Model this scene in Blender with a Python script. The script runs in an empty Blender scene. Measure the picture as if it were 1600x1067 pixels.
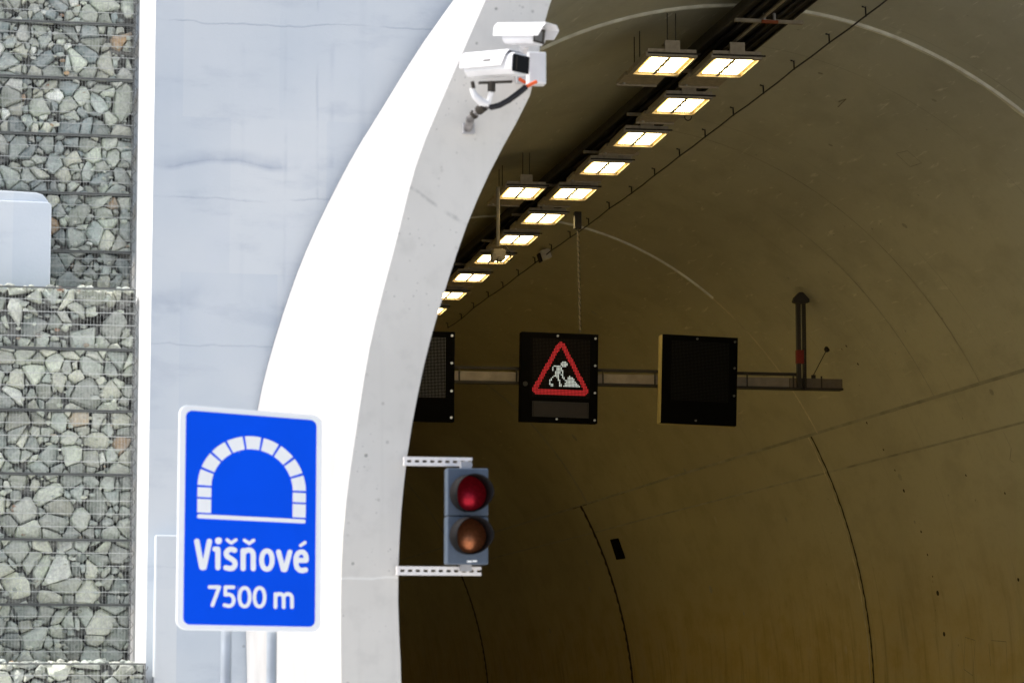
import bpy, bmesh, math, random
from mathutils import Vector, Matrix, Euler
random.seed(7)
C = bpy.context.scene.collection
S = bpy.context.scene
R = math.radians

# ------------------------------------------------------------------ camera
F = 4500.0                                   # focal length in units of 1/1600 frame width
EYE = 1.6
PITCH = math.atan(546.5 / F)
YAW = math.atan(855.0 * math.cos(PITCH) / F)
fw = Vector((math.sin(YAW) * math.cos(PITCH), math.cos(YAW) * math.cos(PITCH), math.sin(PITCH)))
rt = Vector((math.cos(YAW), -math.sin(YAW), 0))
up = rt.cross(fw)
cd = bpy.data.cameras.new('camera'); cam = bpy.data.objects.new('camera', cd); C.objects.link(cam)
cam.location = (0, 0, EYE)
cam.rotation_euler = Matrix((rt, up, -fw)).transposed().to_euler()
cd.sensor_width = 36.0; cd.lens = 36.0 * F / 1600.0
cd.clip_start = 0.5; cd.clip_end = 3000
cd.dof.use_dof = True; cd.dof.focus_distance = 41.0; cd.dof.aperture_fstop = 101.25 / 19.0
cd.dof.aperture_blades = 9
S.camera = cam

def ray(px, py):
    d = rt * ((px - 800) / F) + up * ((533.5 - py) / F) + fw
    return d / d.y
def at(px, py, Y):
    d = ray(px, py); return Vector((d.x * Y, Y, EYE + d.z * Y))

# ------------------------------------------------------------------ helpers
def tag(o, label=None, cat=None, group=None, kind=None):
    if label: o['label'] = label
    if cat: o['category'] = cat
    if group: o['group'] = group
    if kind: o['kind'] = kind
    return o
def empty(name, loc, rot=(0, 0, 0)):
    o = bpy.data.objects.new(name, None); C.objects.link(o)
    o.location = loc; o.rotation_euler = rot; o.empty_display_size = .1
    return o
def copy_tree(o, parent=None):
    c = o.copy(); C.objects.link(c); c.parent = parent
    for ch in o.children: copy_tree(ch, c)
    return c

class MB:
    def __init__(s): s.v = []; s.f = []; s.c = []; s.sm = []
    def poly(s, pts, col=None, smooth=False):
        b = len(s.v); s.v += [tuple(p) for p in pts]; s.f.append(tuple(range(b, b + len(pts)))); s.c.append(col); s.sm.append(smooth)
    def mesh(s, vs, fs, col=None, smooth=False):
        b = len(s.v); s.v += [tuple(p) for p in vs]
        for f in fs: s.f.append(tuple(b + i for i in f)); s.c.append(col); s.sm.append(smooth)
    def box(s, x0, x1, y0, y1, z0, z1, M=None, col=None):
        vs = [Vector((x, y, z)) for x in (x0, x1) for y in (y0, y1) for z in (z0, z1)]
        if M is not None: vs = [M @ v for v in vs]
        s.mesh(vs, [(0, 1, 3, 2), (4, 6, 7, 5), (0, 4, 5, 1), (2, 3, 7, 6), (0, 2, 6, 4), (1, 5, 7, 3)], col)
    def bar(s, a, b, w, h=None, upv=(0, 0, 1)):
        a = Vector(a); b = Vector(b); h = h or w
        d = (b - a).normalized(); u = Vector(upv)
        if abs(d.dot(u)) > .98: u = Vector((0, 1, 0))
        x = d.cross(u).normalized(); z = x.cross(d)
        vs = [p + x * sx * w / 2 + z * sz * h / 2 for p in (a, b) for sx, sz in ((-1, -1), (1, -1), (1, 1), (-1, 1))]
        s.mesh(vs, [(3, 2, 1, 0), (4, 5, 6, 7), (0, 1, 5, 4), (1, 2, 6, 5), (2, 3, 7, 6), (3, 0, 4, 7)])
    def tube(s, pts, r, n=8, caps=True):
        pts = [Vector(p) for p in pts]; rings = []; ref = None
        rr = r if isinstance(r, (list, tuple)) else [r] * len(pts)
        for i, p in enumerate(pts):
            d = (pts[min(i + 1, len(pts) - 1)] - pts[max(i - 1, 0)]).normalized()
            if ref is None:
                ref = Vector((0, 0, 1)) if abs(d.z) < .9 else Vector((0, 1, 0))
            x = d.cross(ref).normalized(); ref = x.cross(d).normalized()
            rings.append([p + (x * math.cos(2 * math.pi * k / n) + ref * math.sin(2 * math.pi * k / n)) * rr[i] for k in range(n)])
        vs = [v for q in rings for v in q]; fs = []
        for i in range(len(pts) - 1):
            for k in range(n):
                k2 = (k + 1) % n; fs.append((i * n + k, i * n + k2, (i + 1) * n + k2, (i + 1) * n + k))
        s.mesh(vs, fs, smooth=True)
        if caps:
            s.poly(rings[0][::-1]); s.poly(rings[-1])
    def prism(s, outline, y0, y1, M=None):
        """outline in (x,z), extruded along y"""
        a = [Vector((x, y0, z)) for x, z in outline]; b = [Vector((x, y1, z)) for x, z in outline]
        if M is not None: a = [M @ v for v in a]; b = [M @ v for v in b]
        n = len(a); s.mesh(a + b, [tuple(range(n)), tuple(range(2 * n - 1, n - 1, -1))] + [(i, i + n, (i + 1) % n + n, (i + 1) % n) for i in range(n)])
    def build(s, name, mat, parent=None, bevel=0, seg=2, weld=False, recalc=True):
        me = bpy.data.meshes.new(name); me.from_pydata(s.v, [], s.f)
        for p, q in zip(me.polygons, s.sm): p.use_smooth = q
        if any(c is not None for c in s.c):
            at_ = me.color_attributes.new('Col', 'FLOAT_COLOR', 'CORNER')
            for p, c in zip(me.polygons, s.c):
                for li in p.loop_indices: at_.data[li].color = c or (1, 1, 1, 1)
        if recalc or weld:
            bm = bmesh.new(); bm.from_mesh(me)
            if weld: bmesh.ops.remove_doubles(bm, verts=bm.verts, dist=1e-5)
            if recalc: bmesh.ops.recalc_face_normals(bm, faces=bm.faces)
            bm.to_mesh(me); bm.free()
        me.materials.append(mat)
        o = bpy.data.objects.new(name, me); C.objects.link(o)
        if parent is not None: o.parent = parent
        if bevel:
            m = o.modifiers.new('bevel', 'BEVEL'); m.width = bevel; m.segments = seg; m.limit_method = 'ANGLE'; m.angle_limit = R(40)
        return o

def rrect(w, h, r, n=6, cx=0, cz=0):
    pts = []
    for sx, sz, a0 in ((1, 1, 0), (-1, 1, 90), (-1, -1, 180), (1, -1, 270)):
        for k in range(n + 1):
            a = R(a0 + 90 * k / n); pts.append((cx + sx * (w / 2 - r) + r * math.cos(a), cz + sz * (h / 2 - r) + r * math.sin(a)))
    return pts

# ------------------------------------------------------------------ materials
def nt(name):
    m = bpy.data.materials.new(name); m.use_nodes = True; t = m.node_tree
    return m, t, t.nodes['Principled BSDF']
def simple(name, col, rough=.6, metal=0, emit=None, es=0, var=.12, scale=20, bump=0, spec=.4):
    m, t, b = nt(name)
    b.inputs['Roughness'].default_value = rough; b.inputs['Metallic'].default_value = metal
    b.inputs['Specular IOR Level'].default_value = spec
    tc = t.nodes.new('ShaderNodeTexCoord'); n = t.nodes.new('ShaderNodeTexNoise'); n.inputs['Scale'].default_value = scale; n.inputs['Detail'].default_value = 5
    t.links.new(tc.outputs['Object'], n.inputs['Vector'])
    r = t.nodes.new('ShaderNodeValToRGB'); e = r.color_ramp.elements
    e[0].position = .3; e[1].position = .7
    e[0].color = tuple(c * (1 - var) for c in col) + (1,); e[1].color = tuple(min(1, c * (1 + var)) for c in col) + (1,)
    t.links.new(n.outputs['Fac'], r.inputs['Fac']); t.links.new(r.outputs['Color'], b.inputs['Base Color'])
    if bump:
        bp = t.nodes.new('ShaderNodeBump'); bp.inputs['Strength'].default_value = bump; bp.inputs['Distance'].default_value = .01
        t.links.new(n.outputs['Fac'], bp.inputs['Height']); t.links.new(bp.outputs['Normal'], b.inputs['Normal'])
    if emit:
        b.inputs['Emission Color'].default_value = emit + (1,); b.inputs['Emission Strength'].default_value = es
    return m

class G:
    """tiny node-graph helper"""
    def __init__(s, t): s.t = t
    def n(s, typ, **kw):
        x = s.t.nodes.new(typ)
        for k, v in kw.items(): setattr(x, k, v)
        return x
    def val(s, sock, v):
        if hasattr(v, 'is_output') or isinstance(v, bpy.types.NodeSocket): s.t.links.new(v, sock)
        else: sock.default_value = v
    def math(s, op, a, b=0.0, clamp=False):
        x = s.n('ShaderNodeMath', operation=op, use_clamp=clamp); s.val(x.inputs[0], a); s.val(x.inputs[1], b); return x.outputs[0]
    def noise(s, vec, scale, detail=4, rough=.55, dist=0):
        x = s.n('ShaderNodeTexNoise'); s.t.links.new(vec, x.inputs['Vector'])
        x.inputs['Scale'].default_value = scale; x.inputs['Detail'].default_value = detail; x.inputs['Roughness'].default_value = rough; x.inputs['Distortion'].default_value = dist
        return x.outputs['Fac']
    def maprange(s, v, a, b, c=0.0, d=1.0, smooth=True):
        x = s.n('ShaderNodeMapRange'); x.interpolation_type = 'SMOOTHSTEP' if smooth else 'LINEAR'
        s.val(x.inputs['Value'], v)
        for k, q in zip(('From Min', 'From Max', 'To Min', 'To Max'), (a, b, c, d)): s.val(x.inputs[k], q)
        return x.outputs['Result']
    def mix(s, f, a, b, mode='MIX'):
        x = s.n('ShaderNodeMix', data_type='RGBA', blend_type=mode)
        s.val(x.inputs[0], f); s.val(x.inputs[6], a if not isinstance(a, tuple) else a + (1,) * (4 - len(a))); s.val(x.inputs[7], b if not isinstance(b, tuple) else b + (1,) * (4 - len(b)))
        return x.outputs[2]
    def map(s, vec, scale=(1, 1, 1), loc=(0, 0, 0), rot=(0, 0, 0)):
        x = s.n('ShaderNodeMapping'); s.t.links.new(vec, x.inputs['Vector']); x.inputs['Scale'].default_value = scale; x.inputs['Location'].default_value = loc; x.inputs['Rotation'].default_value = rot
        return x.outputs['Vector']
    def xyz(s, vec):
        x = s.n('ShaderNodeSeparateXYZ'); s.t.links.new(vec, x.inputs[0]); return x.outputs
    def bump(s, h, strength, dist):
        x = s.n('ShaderNodeBump'); x.inputs['Strength'].default_value = strength; x.inputs['Distance'].default_value = dist
        s.t.links.new(h, x.inputs['Height']); return x.outputs['Normal']

def mat_headwall():
    m, t, b = nt('painted_formwork_concrete'); g = G(t)
    P = g.n('ShaderNodeTexCoord').outputs['Object']; X, Y, Z = g.xyz(P)
    big = g.noise(P, .55, 3); med = g.noise(P, 3, 5); fine = g.noise(P, 40, 6, .6)
    streak = g.noise(g.map(P, (9, 9, .35)), 1.5, 5)
    c = g.mix(g.maprange(big, .3, .7), (.50, .575, .66), (.655, .70, .745))
    c = g.mix(g.math('MULTIPLY', g.maprange(med, .5, .75), .25), c, (.62, .67, .76))
    c = g.mix(g.math('MULTIPLY', g.maprange(streak, .5, .8), .18), c, (.60, .65, .74))
    wob = g.math('MULTIPLY', g.math('SUBTRACT', g.noise(g.map(P, (1.0, 1, .2), (3.3, 0, 0)), .9, 3, .4), .5), .55)
    wob2 = g.math('MULTIPLY', g.math('SUBTRACT', g.noise(g.map(P, (1.5, 1, 1.5)), 1.3, 7, .6), .5), .12)
    soft = g.noise(g.map(P, (.8, 1, 2.2)), 2.2, 5, .6)
    hsum = None
    for z, w, amp, k in ((6.58, .016, wob2, .5), (5.50, .12, wob, .50), (5.50, .03, wob, .22), (5.24, .018, wob2, .4), (4.35, .24, wob, .60), (4.35, .04, wob, .25), (4.14, .018, wob2, .3), (2.5, .02, wob2, .3), (7.9, .015, wob2, .5)):
        dd = g.math('SUBTRACT', g.math('ADD', Z, amp), z)
        f = g.math('MAXIMUM', g.math('MULTIPLY', g.maprange(dd, 0, w, 1, 0), g.maprange(dd, -w * .35, 0)), 0)
        f = g.math('MULTIPLY', f, g.math('MULTIPLY', g.maprange(g.noise(g.map(P, (1, 1, 1), (z, 0, z)), 1.9, 5), .34, .56), k))
        hsum = f if hsum is None else g.math('ADD', hsum, f)
    for x, w, k in ((1.95, .03, .08), (2.27, .022, .20), (2.51, .016, .28), (2.62, .03, .20), (2.85, .05, .16)):
        d = g.math('ABSOLUTE', g.math('SUBTRACT', g.math('ADD', X, g.math('MULTIPLY', wob2, .25)), x))
        f = g.math('MULTIPLY', g.maprange(d, 0, w, 1, 0), g.math('MULTIPLY', g.maprange(g.noise(g.map(P, (1, 1, 1), (x * 7, 0, 0)), 1.6, 5), .45, .6), k))
        hsum = g.math('ADD', hsum, f)
    hsum = g.math('ADD', hsum, g.math('MULTIPLY', g.maprange(soft, .52, .72), .24))
    br = g.n('ShaderNodeTexBrick'); t.links.new(g.map(P, (1, 1, 1), (.3, 0, .42), (R(90), 0, 0)), br.inputs['Vector'])
    br.inputs['Scale'].default_value = 1; br.inputs['Brick Width'].default_value = .72; br.inputs['Row Height'].default_value = 1.17; br.inputs['Mortar Size'].default_value = .0
    br.inputs['Color1'].default_value = (0, 0, 0, 1); br.inputs['Color2'].default_value = (1, 1, 1, 1)
    c = g.mix(g.math('MULTIPLY', br.outputs['Color'], .55), c, (.71, .745, .77))
    c = g.mix(g.math('MINIMUM', hsum, 1.0), c, (.36, .42, .52))
    v = g.n('ShaderNodeTexVoronoi'); t.links.new(P, v.inputs['Vector']); v.inputs['Scale'].default_value = 2.6
    pit = g.math('MULTIPLY', g.maprange(v.outputs['Distance'], .02, .035, 1, 0), .5)
    c = g.mix(pit, c, (.25, .28, .34))
    t.links.new(c, b.inputs['Base Color']); b.inputs['Roughness'].default_value = .8; b.inputs['Specular IOR Level'].default_value = .2
    h = g.math('ADD', g.math('MULTIPLY', med, .4), g.math('SUBTRACT', g.math('MULTIPLY', fine, .12), g.math('MULTIPLY', hsum, .6)))
    t.links.new(g.bump(h, .35, .03), b.inputs['Normal'])
    return m

def mat_collar():
    m, t, b = nt('portal_ring_concrete'); g = G(t)
    P = g.n('ShaderNodeTexCoord').outputs['Object']; X, Y, Z = g.xyz(P)
    big = g.noise(P, .8, 4); med = g.noise(P, 7, 6, .6); fine = g.noise(P, 60, 5, .6)
    streak = g.noise(g.map(P, (14, 14, .5)), 1.3, 4)
    c = g.mix(g.maprange(big, .3, .7), (.64, .625, .59), (.73, .715, .68))
    c = g.mix(g.math('MULTIPLY', g.maprange(med, .48, .75), .3), c, (.50, .49, .465))
    c = g.mix(g.math('MULTIPLY', g.maprange(streak, .5, .8), .22), c, (.55, .54, .51))
    v = g.n('ShaderNodeTexVoronoi'); t.links.new(P, v.inputs['Vector']); v.inputs['Scale'].default_value = 13
    pm = g.math('MULTIPLY', g.maprange(v.outputs['Distance'], .08, .17, 1, 0), g.maprange(g.noise(P, 1.8, 3), .5, .62))
    c = g.mix(g.math('MULTIPLY', pm, .75), c, (.22, .22, .21))
    v2 = g.n('ShaderNodeTexVoronoi'); t.links.new(P, v2.inputs['Vector']); v2.inputs['Scale'].default_value = 30
    pm2 = g.math('MULTIPLY', g.maprange(v2.outputs['Distance'], .1, .2, 1, 0), g.maprange(g.noise(P, 3.2, 3), .52, .6))
    c = g.mix(g.math('MULTIPLY', pm2, .5), c, (.28, .28, .27))
    wob = g.math('MULTIPLY', g.math('SUBTRACT', g.noise(P, 5, 5), .5), .05)
    d1 = g.math('ABSOLUTE', g.math('SUBTRACT', g.math('ADD', Z, wob), 2.21))
    c = g.mix(g.maprange(d1, 0, .012, .6, 0), c, (.9, .9, .88))
    d2 = g.math('ABSOLUTE', g.math('SUBTRACT', g.math('ADD', g.math('ADD', Z, wob), g.math('MULTIPLY', X, .62)), 5.83))
    c = g.mix(g.math('MULTIPLY', g.maprange(d2, 0, .02, .6, 0), g.maprange(med, .4, .6)), c, (.36, .36, .35))
    t.links.new(c, b.inputs['Base Color']); b.inputs['Roughness'].default_value = .85; b.inputs['Specular IOR Level'].default_value = .2
    h = g.math('ADD', g.math('MULTIPLY', med, .3), g.math('SUBTRACT', g.math('MULTIPLY', fine, .15), g.math('MULTIPLY', pm, .8)))
    t.links.new(g.bump(h, .4, .01), b.inputs['Normal'])
    return m

def mat_lining():
    m, t, b = nt('tunnel_lining_concrete'); g = G(t)
    P = g.n('ShaderNodeTexCoord').outputs['Object']; X, Y, Z = g.xyz(P)
    big = g.noise(g.map(P, (.5, .2, .5)), .5, 4, .6); med = g.noise(g.map(P, (1, .5, 1)), 1.8, 6, .62)
    fine = g.noise(P, 12, 6, .65)
    tro = g.noise(g.map(P, (6, .8, 6), rot=(0, 0, .3)), 2.2, 6, .6, .6)           # trowel strokes
    drip = g.noise(g.map(P, (2.5, 2.5, .35)), 1.4, 7, .65, .5)
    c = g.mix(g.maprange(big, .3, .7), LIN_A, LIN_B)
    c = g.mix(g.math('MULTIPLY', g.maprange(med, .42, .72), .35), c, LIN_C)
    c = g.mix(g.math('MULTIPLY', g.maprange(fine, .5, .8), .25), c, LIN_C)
    c = g.mix(g.math('MULTIPLY', g.math('MULTIPLY', g.maprange(tro, .6, .74), g.maprange(Z, 5.0, 7.5)), .7), c, (.84, .81, .70))
    low = g.maprange(Z, 4.2, 1.8)
    c = g.mix(g.math('MULTIPLY', g.math('MULTIPLY', g.maprange(drip, .48, .72), low), .45), c, (.20, .18, .13))
    # daylight fall-off along the bore and golden lamp light low down, painted in
    deep_shade = g.math('ADD', g.maprange(Y, 25.0, 54.0, 0, 1, False), g.math('MULTIPLY', g.math('SUBTRACT', big, .5), .5), True)
    c = g.mix(1.0, c, g.mix(deep_shade, (1.17, 1.20, 1.28), (.88, .82, .62)), 'MULTIPLY')
    low_gold = g.math('MULTIPLY', g.maprange(Z, 4.8, 1.6), g.maprange(med, .2, .7, .5, 1))
    c = g.mix(g.math('MULTIPLY', low_gold, .8), c, g.mix(1.0, c, (1.10, .90, .48), 'MULTIPLY'))
    v = g.n('ShaderNodeTexVoronoi'); t.links.new(P, v.inputs['Vector']); v.inputs['Scale'].default_value = .85
    sp = g.math('MULTIPLY', g.maprange(v.outputs['Distance'], .03, .10, 1, 0), g.maprange(med, .35, .6))
    c = g.mix(g.math('MULTIPLY', sp, .35), c, (.65, .62, .52))
    v = g.n('ShaderNodeTexVoronoi'); t.links.new(P, v.inputs['Vector']); v.inputs['Scale'].default_value = 2.2
    sp = g.maprange(v.outputs['Distance'], .025, .05, 1, 0)
    c = g.mix(g.math('MULTIPLY', sp, .5), c, (.14, .12, .09))
    # faint formwork rings every ~2 m along the bore
    w = g.math('ABSOLUTE', g.math('SUBTRACT', g.math('FRACT', g.math('DIVIDE', g.math('ADD', Y, g.math('MULTIPLY', fine, .01)), 2.08)), .5))
    c = g.mix(g.math('MULTIPLY', g.maprange(w, .0, .008, 1, 0), g.math('MULTIPLY', g.maprange(g.noise(P, .45, 3), .45, .65), .35)), c, (.14, .125, .09))
    t.links.new(c, b.inputs['Base Color']); b.inputs['Roughness'].default_value = .75; b.inputs['Specular IOR Level'].default_value = .22
    h = g.math('ADD', g.math('MULTIPLY', med, .5), g.math('MULTIPLY', fine, .12))
    t.links.new(g.bump(h, .35, .03), b.inputs['Normal'])
    return m
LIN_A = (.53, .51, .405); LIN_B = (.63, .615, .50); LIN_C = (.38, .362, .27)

def mat_stone():
    m, t, b = nt('quarried_rock'); g = G(t)
    P = g.n('ShaderNodeTexCoord').outputs['Object']
    a = g.n('ShaderNodeVertexColor'); a.layer_name = 'Col'
    n1 = g.noise(P, 9, 6, .65); n2 = g.noise(P, 45, 6, .7)
    rotv = g.noise(g.map(P, (3, 3, 18), rot=(.3, .5, 0)), 2, 5)
    c = g.mix(g.maprange(n1, .35, .65, 0, .55), a.outputs['Color'], (.60, .61, .58), 'MIX')
    c = g.mix(g.maprange(n2, .35, .7, 0, .55), c, (.42, .43, .44), 'MULTIPLY')
    c = g.mix(g.maprange(rotv, .5, .75, 0, .35), c, (.74, .74, .70))
    t.links.new(c, b.inputs['Base Color']); b.inputs['Roughness'].default_value = .9; b.inputs['Specular IOR Level'].default_value = .2
    h = g.math('ADD', n1, g.math('MULTIPLY', n2, .5)); t.links.new(g.bump(h, .6, .02), b.inputs['Normal'])
    return m

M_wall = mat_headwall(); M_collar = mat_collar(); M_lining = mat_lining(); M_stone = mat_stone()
M_sunedge = simple('sun_whitened_edge', (.82, .83, .85), .45, var=.05)  # whiter than the wall face: sunlight on its edge put into the colour
M_bright = simple('pale_joint_mortar', (.92, .88, .74), .8, var=.2, scale=6)
M_dim = simple('dull_joint_mortar', (.66, .60, .44), .8, var=.3, scale=3)
M_crack = simple('dark_joint', (.045, .035, .022), .9, var=.4, scale=3)
M_seam = simple('formwork_seam', (.16, .145, .10), .9, var=.45, scale=2.0)
M_seam2 = simple('pale_formwork_seam', (.43, .41, .31), .9, var=.2, scale=2.0)
M_black = simple('black_powder_coat', (.0022, .002, .0018), .85, var=.3, spec=.08)
M_matrix = simple('dark_display_face', (.003, .0025, .002), .8, spec=.08)
M_dark = simple('dark_steel', (.045, .038, .03), .6, .4)
M_tray = simple('dark_cable_tray_steel', (.030, .025, .018), .65, .3, var=.5, scale=8)
M_rail = simple('galvanised_rail', (.36, .31, .23), .5, .3, var=.3, scale=9)
M_galv = simple('galvanised_steel', (.50, .48, .45), .45, .5, var=.2, scale=6)
M_beam = simple('galvanised_beam', (.30, .25, .20), .55, .1, var=.25, scale=5)
M_wire = simple('galvanised_wire', (.62, .64, .62), .5, .35)
M_wiredark = simple('weathered_wire', (.16, .17, .165), .6, .3)
M_rust = simple('red_tape', (.45, .03, .015), .6)
M_cable = simple('black_cable', (.012, .012, .016), .5)
M_orange = simple('orange_connector', (.85, .13, .03), .5)
M_camwhite = simple('camera_enamel', (.80, .80, .82), .35, var=.03)
M_camgrey = simple('camera_grey', (.42, .42, .44), .5)
M_glass = simple('dark_window_glass', (.006, .006, .007), .3, spec=.12)
M_glass2 = simple('grey_window_glass', (.14, .14, .14), .3, spec=.3)
M_blue = simple('blue_retroreflective_sheet', (.0, .085, .86), .65, var=.05, scale=2.5, emit=(0, .085, .95), es=.12, spec=.08)  # faint glow of its own brightens the unlit blue face
M_signwhite = simple('white_retroreflective_sheet', (.86, .88, .90), .4, var=.02, emit=(.9, .94, 1.0), es=.16)  # added glow brightens white parts that have no lamp
M_post = simple('sign_post_zinc', (.42, .47, .54), .45, .5, var=.12, scale=8)
M_sigbox = simple('grey_blue_signal_housing', (.085, .115, .165), .45, var=.08)
M_visor = simple('black_visor', (.010, .009, .010), .7, spec=.15)
M_lensred = simple('red_lens', (.52, .02, .04), .36, .85, var=.25, scale=60, emit=(.8, .01, .03), es=.03)  # faint glow put into an unlit lens
M_lensamb = simple('amber_lens', (.50, .18, .08), .36, .85, var=.25, scale=60, emit=(.7, .2, .05), es=.01)  # slight glow added though this lamp is off
M_perf = simple('white_perforated_channel', (.86, .83, .82), .5, var=.04)
M_redled = simple('lit_red_led', (.3, .01, .01), .5, emit=(1.0, .045, .05), es=.5)
M_whiteled = simple('lit_white_led', (.5, .5, .5), .5, emit=(.80, .92, .86), es=.65)
M_offled = simple('unlit_led', (.14, .125, .10), .5, emit=(.6, .55, .45), es=.05)  # faint glow added though these dots are off
M_offled2 = simple('unlit_led_dim', (.05, .035, .03), .5)
M_offled3 = simple('unlit_led_black', (.012, .011, .009), .6)
M_yell = simple('yellow_lit_side', (.40, .31, .10), .6, emit=(.5, .36, .1), es=.05)  # yellow bounce light put into the side's colour and faint glow
M_lamp = simple('lit_lamp_glass', (.8, .8, .7), .4, emit=(1.0, .77, .36), es=16.0, var=.02)
M_reflector = simple('gold_lamp_reflector', (.75, .55, .15), .35, .4, emit=(1.0, .62, .18), es=.5, var=.5, scale=40)  # its glow stands for panel light falling on the rim
M_lampbody = simple('lamp_housing', (.42, .36, .27), .55, .2, var=.2)
M_bracket = simple('lamp_bracket', (.42, .36, .27), .6, .2)
M_boxgrey = simple('grey_plastic', (.36, .32, .25), .6)
M_ground = simple('pale_gravel_ground', (.78, .75, .70), .9, var=.25, scale=3, bump=.4)
M_asphalt = simple('worn_pale_road', (.60, .59, .55), .9, var=.3, scale=30, bump=.3)
M_line = simple('road_marking', (.75, .75, .72), .7)
M_kerb = simple('kerb_concrete', (.6, .58, .54), .85, var=.2)

# ------------------------------------------------------------------ tunnel profile
X0 = 8.44; ZC = EYE; DP = 15.56; DB = 21.19
D1, D2, D3 = 30.37, 45.0, 63.5
def ell(th, a=6.15, b=7.74, z0=-.14, n=2.0179):
    """radius, from the point (X0, eye), of the lining at angle th above horizontal"""
    lo, hi = 2.0, 14.0; c = abs(math.cos(th)); s_ = math.sin(th)
    for _ in range(32):
        r = (lo + hi) / 2; z = max((r * s_ - z0) / b, 0)
        if (r * c / a) ** n + z ** n < 1: lo = r
        else: hi = r
    return r
def corr(pts, Y, a, b, z0=-.14):
    q = []
    for px, py in pts:
        d = ray(px, py); dx = X0 - d.x * Y; dz = d.z * Y; th = math.atan2(dz, dx)
        q.append((th, math.hypot(dx, dz) - ell(th, a, b, z0)))
    q.sort()
    def f(th):
        if th <= q[0][0]: return q[0][1]
        if th >= q[-1][0]: return q[-1][1] * max(0, 1 - (th - q[-1][0]) / R(22))
        for (t0, r0), (t1, r1) in zip(q, q[1:]):
            if t0 <= th <= t1: return r0 + (r1 - r0) * (th - t0) / max(1e-6, t1 - t0)
    def g(th): return sum(f(th + R(o)) * w for o, w in ((-1.6, 1), (-.8, 2), (0, 3), (.8, 2), (1.6, 1))) / 9
    return g
inner_px = [(862, 0), (846, 30), (843, 70), (840, 131), (804, 199), (779, 240), (757, 287), (731, 345), (714, 397), (696, 450), (677, 515), (664, 560), (657, 598), (644, 659), (633, 735), (625, 820), (622.5, 884), (621.5, 930), (624, 1000), (628, 1063)]
front_px = [(759, 0), (725, 79), (693, 152), (651, 252), (620, 378), (594, 472), (574, 560), (557, 674), (545, 750), (536, 830), (534, 1067)]
back_px = [(712, 0), (672, 50), (630, 115), (588, 184), (557, 231), (515, 310), (473, 399), (436, 504), (420, 556), (400, 640), (388, 800), (385, 1067)]
c_in = corr(inner_px, DP, 6.15, 7.74); c_fr = corr(front_px, DP, 6.5, 8.1); c_bk = corr(back_px, DB, 6.5, 8.1)
def sym(th): return th if th <= math.pi / 2 else math.pi - th
def r_in(th, Y):
    th = sym(th); base = ell(th)
    k = max(0, min(1, (23 - Y) / (23 - DP)))
    base += k * k * (3 - 2 * k) * c_in(th)
    if Y > 55:                                  # the bore is a little taller past the first blocks
        k = min(1, (Y - 55) / 8.0); base += k * (ell(th, 6.294, 8.358, -.641, 1.932) - ell(th))
    return base
def r_front(th): th = sym(th); return ell(th, 6.5, 8.1) + c_fr(th)
def r_back(th): th = sym(th); return ell(th, 6.5, 8.1) + c_bk(th)
def pol(r, th, Y): return Vector((X0 - r * math.cos(th), Y, ZC + r * math.sin(th)))
NT = 120
ths = [math.pi * i / NT for i in range(NT + 1)]
def ring_pts(fr, Y):
    a = [pol(fr(th), th, Y) for th in ths]
    return [Vector((a[0].x, Y, -.3)), Vector((a[0].x, Y, .8))] + a + [Vector((a[-1].x, Y, .8)), Vector((a[-1].x, Y, -.3))]
def loft(mb, rings, smooth=True):
    n = len(rings[0]); vs = [v for q in rings for v in q]
    mb.mesh(vs, [(i * n + k, i * n + k + 1, (i + 1) * n + k + 1, (i + 1) * n + k) for i in range(len(rings) - 1) for k in range(n - 1)], smooth=smooth)

tunnel = empty('road_tunnel', (X0, DP, 0)); tag(tunnel, 'arched concrete road tunnel with a white painted ring standing out round its mouth', 'tunnel')
tunnel_inv = Matrix.Translation((-X0, -DP, 0))
def tpart(mb, name, mat, smooth=False):
    o = mb.build(name, mat, tunnel, recalc=False); o.matrix_parent_inverse = tunnel_inv; return o
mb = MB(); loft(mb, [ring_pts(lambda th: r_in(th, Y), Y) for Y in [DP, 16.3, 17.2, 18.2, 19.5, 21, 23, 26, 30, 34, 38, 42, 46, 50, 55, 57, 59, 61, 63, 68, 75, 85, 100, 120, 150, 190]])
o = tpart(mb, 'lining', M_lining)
# end face: inner edge -> outer edge, then the outer shell back into the headwall
zc = at(530, 826, DP).z
inner = ring_pts(lambda th: r_in(th, DP), DP); outer = ring_pts(r_front, DP)
def cham(p):
    k = max(0, min(1, (zc + .10 - p.z) / .35)) if p.x < X0 else 0
    return .042 * k
oc = [Vector((p.x, p.y, p.z)) for p in outer]                      # face corner
ob = [Vector((p.x - cham(p), p.y + cham(p) * .9 + .002, p.z)) for p in outer]
bk = ring_pts(r_back, DB + .3)
mb = MB(); loft(mb, [inner, oc], False); o = tpart(mb, 'portal_ring_face', M_collar)
mb = MB(); loft(mb, [oc, ob], False); tpart(mb, 'chamfer', M_collar)
mb = MB(); loft(mb, [ob, bk], True); tpart(mb, 'outer_shell', simple('limewashed_concrete', (.47, .47, .475), .85, var=.10, scale=2.2, bump=.25))
mb = MB(); e = ring_pts(lambda th: r_in(th, 190), 189.9); mb.poly(e); tpart(mb, 'far_darkness', M_black)

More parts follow.
